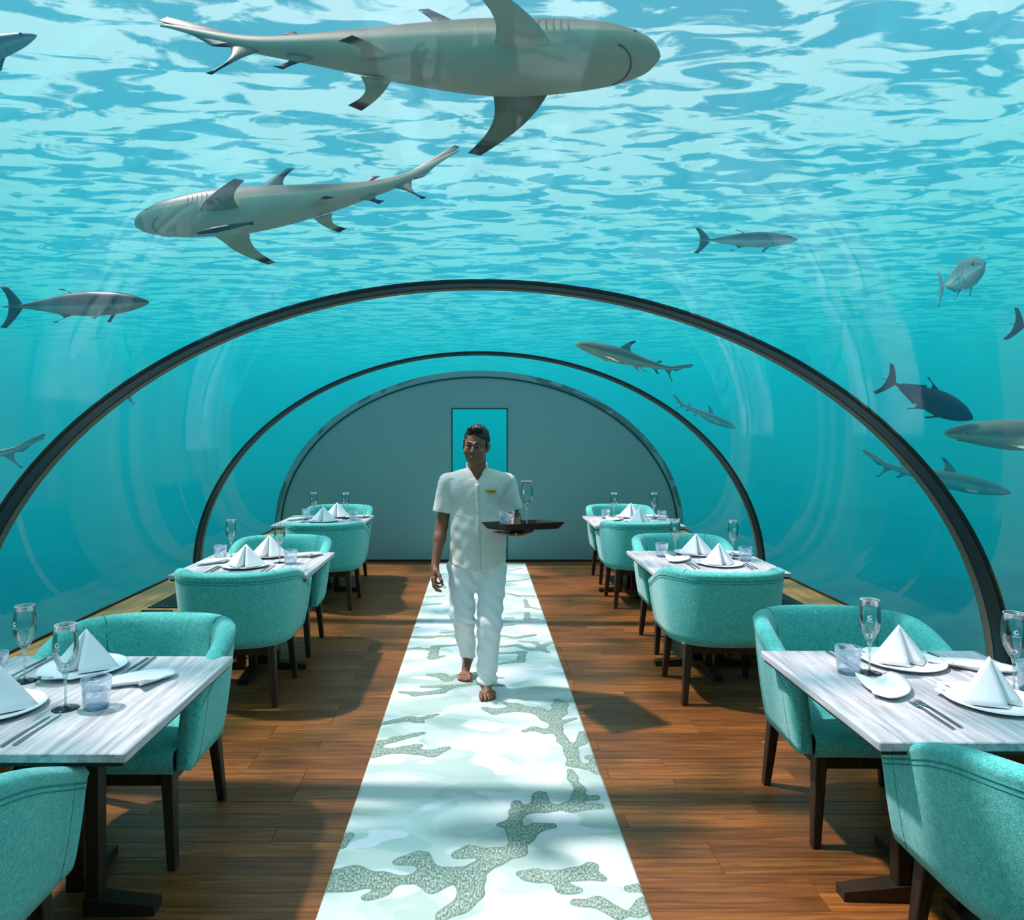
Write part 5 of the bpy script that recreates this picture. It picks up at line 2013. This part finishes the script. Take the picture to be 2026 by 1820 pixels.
FI = {
    'slender': dict(w=[(0, 0.004), (0.04, 0.020), (0.10, 0.036), (0.22, 0.050), (0.38, 0.054), (0.55, 0.046), (0.70, 0.028), (0.82, 0.012), (0.88, 0.007), (0.93, 0.004), (1, 0.002)],
                    h=[(0, 0.006), (0.04, 0.026), (0.10, 0.048), (0.22, 0.072), (0.38, 0.082), (0.55, 0.070), (0.70, 0.042), (0.82, 0.018), (0.88, 0.012), (0.93, 0.008), (1, 0.002)]),
    'deep': dict(w=[(0, 0.006), (0.05, 0.036), (0.12, 0.058), (0.25, 0.074), (0.40, 0.074), (0.55, 0.058), (0.70, 0.032), (0.80, 0.014), (0.86, 0.008), (0.92, 0.004), (1, 0.002)],
                 h=[(0, 0.012), (0.05, 0.058), (0.12, 0.098), (0.25, 0.138), (0.38, 0.145), (0.52, 0.118), (0.68, 0.064), (0.78, 0.028), (0.85, 0.014), (0.92, 0.008), (1, 0.002)]),
}


def fish_fins(kind):
    F_ = []
    if kind == 'slender':
        F_.append(dict(pts=((0.46, 0, 0.060), (0.58, 0, 0.055), (0.585, 0, 0.108), (0.615, 0, 0.100)), te=0.5, tip=2, tone=0.62, th=0.004))
        F_.append(dict(pts=((0.50, 0, -0.062), (0.62, 0, -0.050), (0.630, 0, -0.112), (0.650, 0, -0.104)), te=0.5, tip=2, tone=0.55, th=0.004))
        for s in (-1, 1):
            F_.append(dict(pts=((0.225, s * 0.042, -0.030), (0.275, s * 0.044, -0.036), (0.310, s * 0.075, -0.105), (0.335, s * 0.072, -0.100)), te=0.15, tip=2, tone=0.5, th=0.003))
        t = 0.135
    else:
        F_.append(dict(pts=((0.40, 0, 0.125), (0.52, 0, 0.105), (0.585, 0, 0.215), (0.612, 0, 0.206)), te=0.35, tip=2, tone=0.7, th=0.005))
        F_.append(dict(pts=((0.50, 0, 0.105), (0.78, 0, 0.022), (0.56, 0, 0.130), (0.80, 0, 0.032)), te=0.0, tip=2, tone=0.7, th=0.003))
        F_.append(dict(pts=((0.46, 0, -0.120), (0.56, 0, -0.100), (0.605, 0, -0.190), (0.632, 0, -0.182)), te=0.35, tip=2, tone=0.6, th=0.005))
        F_.append(dict(pts=((0.52, 0, -0.100), (0.78, 0, -0.022), (0.58, 0, -0.122), (0.80, 0, -0.032)), te=0.0, tip=2, tone=0.6, th=0.003))
        for s in (-1, 1):
            F_.append(dict(pts=((0.27, s * 0.068, -0.020), (0.31, s * 0.070, -0.040), (0.455, s * 0.110, -0.085), (0.46, s * 0.108, -0.090)), le=-0.5, te=0.5, tip=2, tone=0.5, th=0.003))
            F_.append(dict(pts=((0.29, s * 0.020, -0.130), (0.34, s * 0.020, -0.130), (0.385, s * 0.045, -0.190), (0.42, s * 0.043, -0.185)), te=0.2, tip=2, tone=0.4, th=0.003))
        t = 0.185
    for s in (-1, 1):
        F_.append(dict(pts=((0.840, 0, -s * 0.006), (0.950, 0, -s * 0.004), (0.965, 0, s * t), (1.010, 0, s * (t - 0.004))), le=-0.10, te=0.16, tip=2, tone=0.62, th=0.005))
    return F_


def make_fish(kind, nose, tail, mat, name, label, bend_amp=0.02, roll=0.0, cat='fish'):
    L = (Vector(tail) - Vector(nose)).length
    bend = lambda x: bend_amp * math.sin(3.0 * (x - 0.3)) * max(0.0, x - 0.3)
    f = FI[kind]
    o, B = fish_mesh(name, L, f['w'], f['h'], [(0, 0), (1, 0)], fish_fins(kind), bend, M[mat], lambda x, s: 0.18 if s < -0.5 else 0.18 + 0.52 * min(1, (s + 0.5) / 0.9))
    ex = 0.085 if kind == 'slender' else 0.10
    for s in (-1, 1):
        r = 0.011 * L if kind == 'slender' else 0.014 * L
        V, Fc = lathe([(0, -r)] + [(r * math.sin(a), -r * math.cos(a)) for a in (0.5, 1.0, 1.57, 2.1, 2.6)] + [(0, r)], 12)
        mesh_obj('eye', [(x, y * 0.6, z) for x, y, z in V], Fc, M['eye_dark'], o, True, B(ex, s * interp(f['w'], ex) * 0.90, 0.020 if kind == 'slender' else 0.032))
        xg = 0.19 if kind == 'slender' else 0.24
        w_, h_ = interp(f['w'], xg), interp(f['h'], xg)
        tube('gill_cover_edge', [B(xg + 0.02 * math.cos(a), s * w_ * math.cos(a) ** 0.9 * 1.005, h_ * math.sin(a)) for a in np.linspace(-0.95, 0.95, 9)], 0.0022 * L, M['eye_dark'], o, 5)
    orient(o, nose, tail, roll)
    return tag(o, label, cat, 'fish around the tunnel')


make_fish('slender', at(295, 598, 3.40), at(6, 608, 3.5), 'grey_fish', 'slender_fish', 'slate grey slender fish swimming right at the left edge above the rib')
make_fish('slender', at(1579, 474, 3.90), at(1375, 476, 4.0), 'silver_fish', 'slender_fish', 'silver slender fish swimming right at upper right')
make_fish('slender', at(73, 70, 2.70), at(-240, 165, 2.6), 'grey_fish', 'slender_fish', 'dark fish head poking in at the top left corner')
make_fish('deep', at(1947, 524, 3.60), at(1858, 572, 4.16), 'pale_fish', 'reef_fish', 'pale round-bellied fish turned toward the camera at the right')
make_fish('deep', at(1925, 829, 4.40), at(1744, 748, 4.55), 'dark_fish', 'trevally', 'dark trevally diving down right beside the big rib', 0.04)
make_fish('deep', at(2190, 690, 4.40), at(1996, 640, 4.5), 'dark_fish', 'trevally', 'dark fish tail showing at the right edge of the picture')
make_fish('deep', at(250, 782, 7.0), at(266, 800, 7.1), 'grey_fish', 'reef_fish', 'tiny faint fish behind the second acrylic panel on the left')

# remora keeping close under the second shark
pts = [at(390, 461, 3.10), at(425, 455, 3.10), at(460, 448, 3.11), at(490, 442, 3.13), at(500, 441, 3.14)]
rm = tube('remora', pts, [0.006, 0.013, 0.011, 0.006, 0.009], M['black_fish'], None, 12)
tag(rm, 'thin black remora under the upper left shark', 'fish')
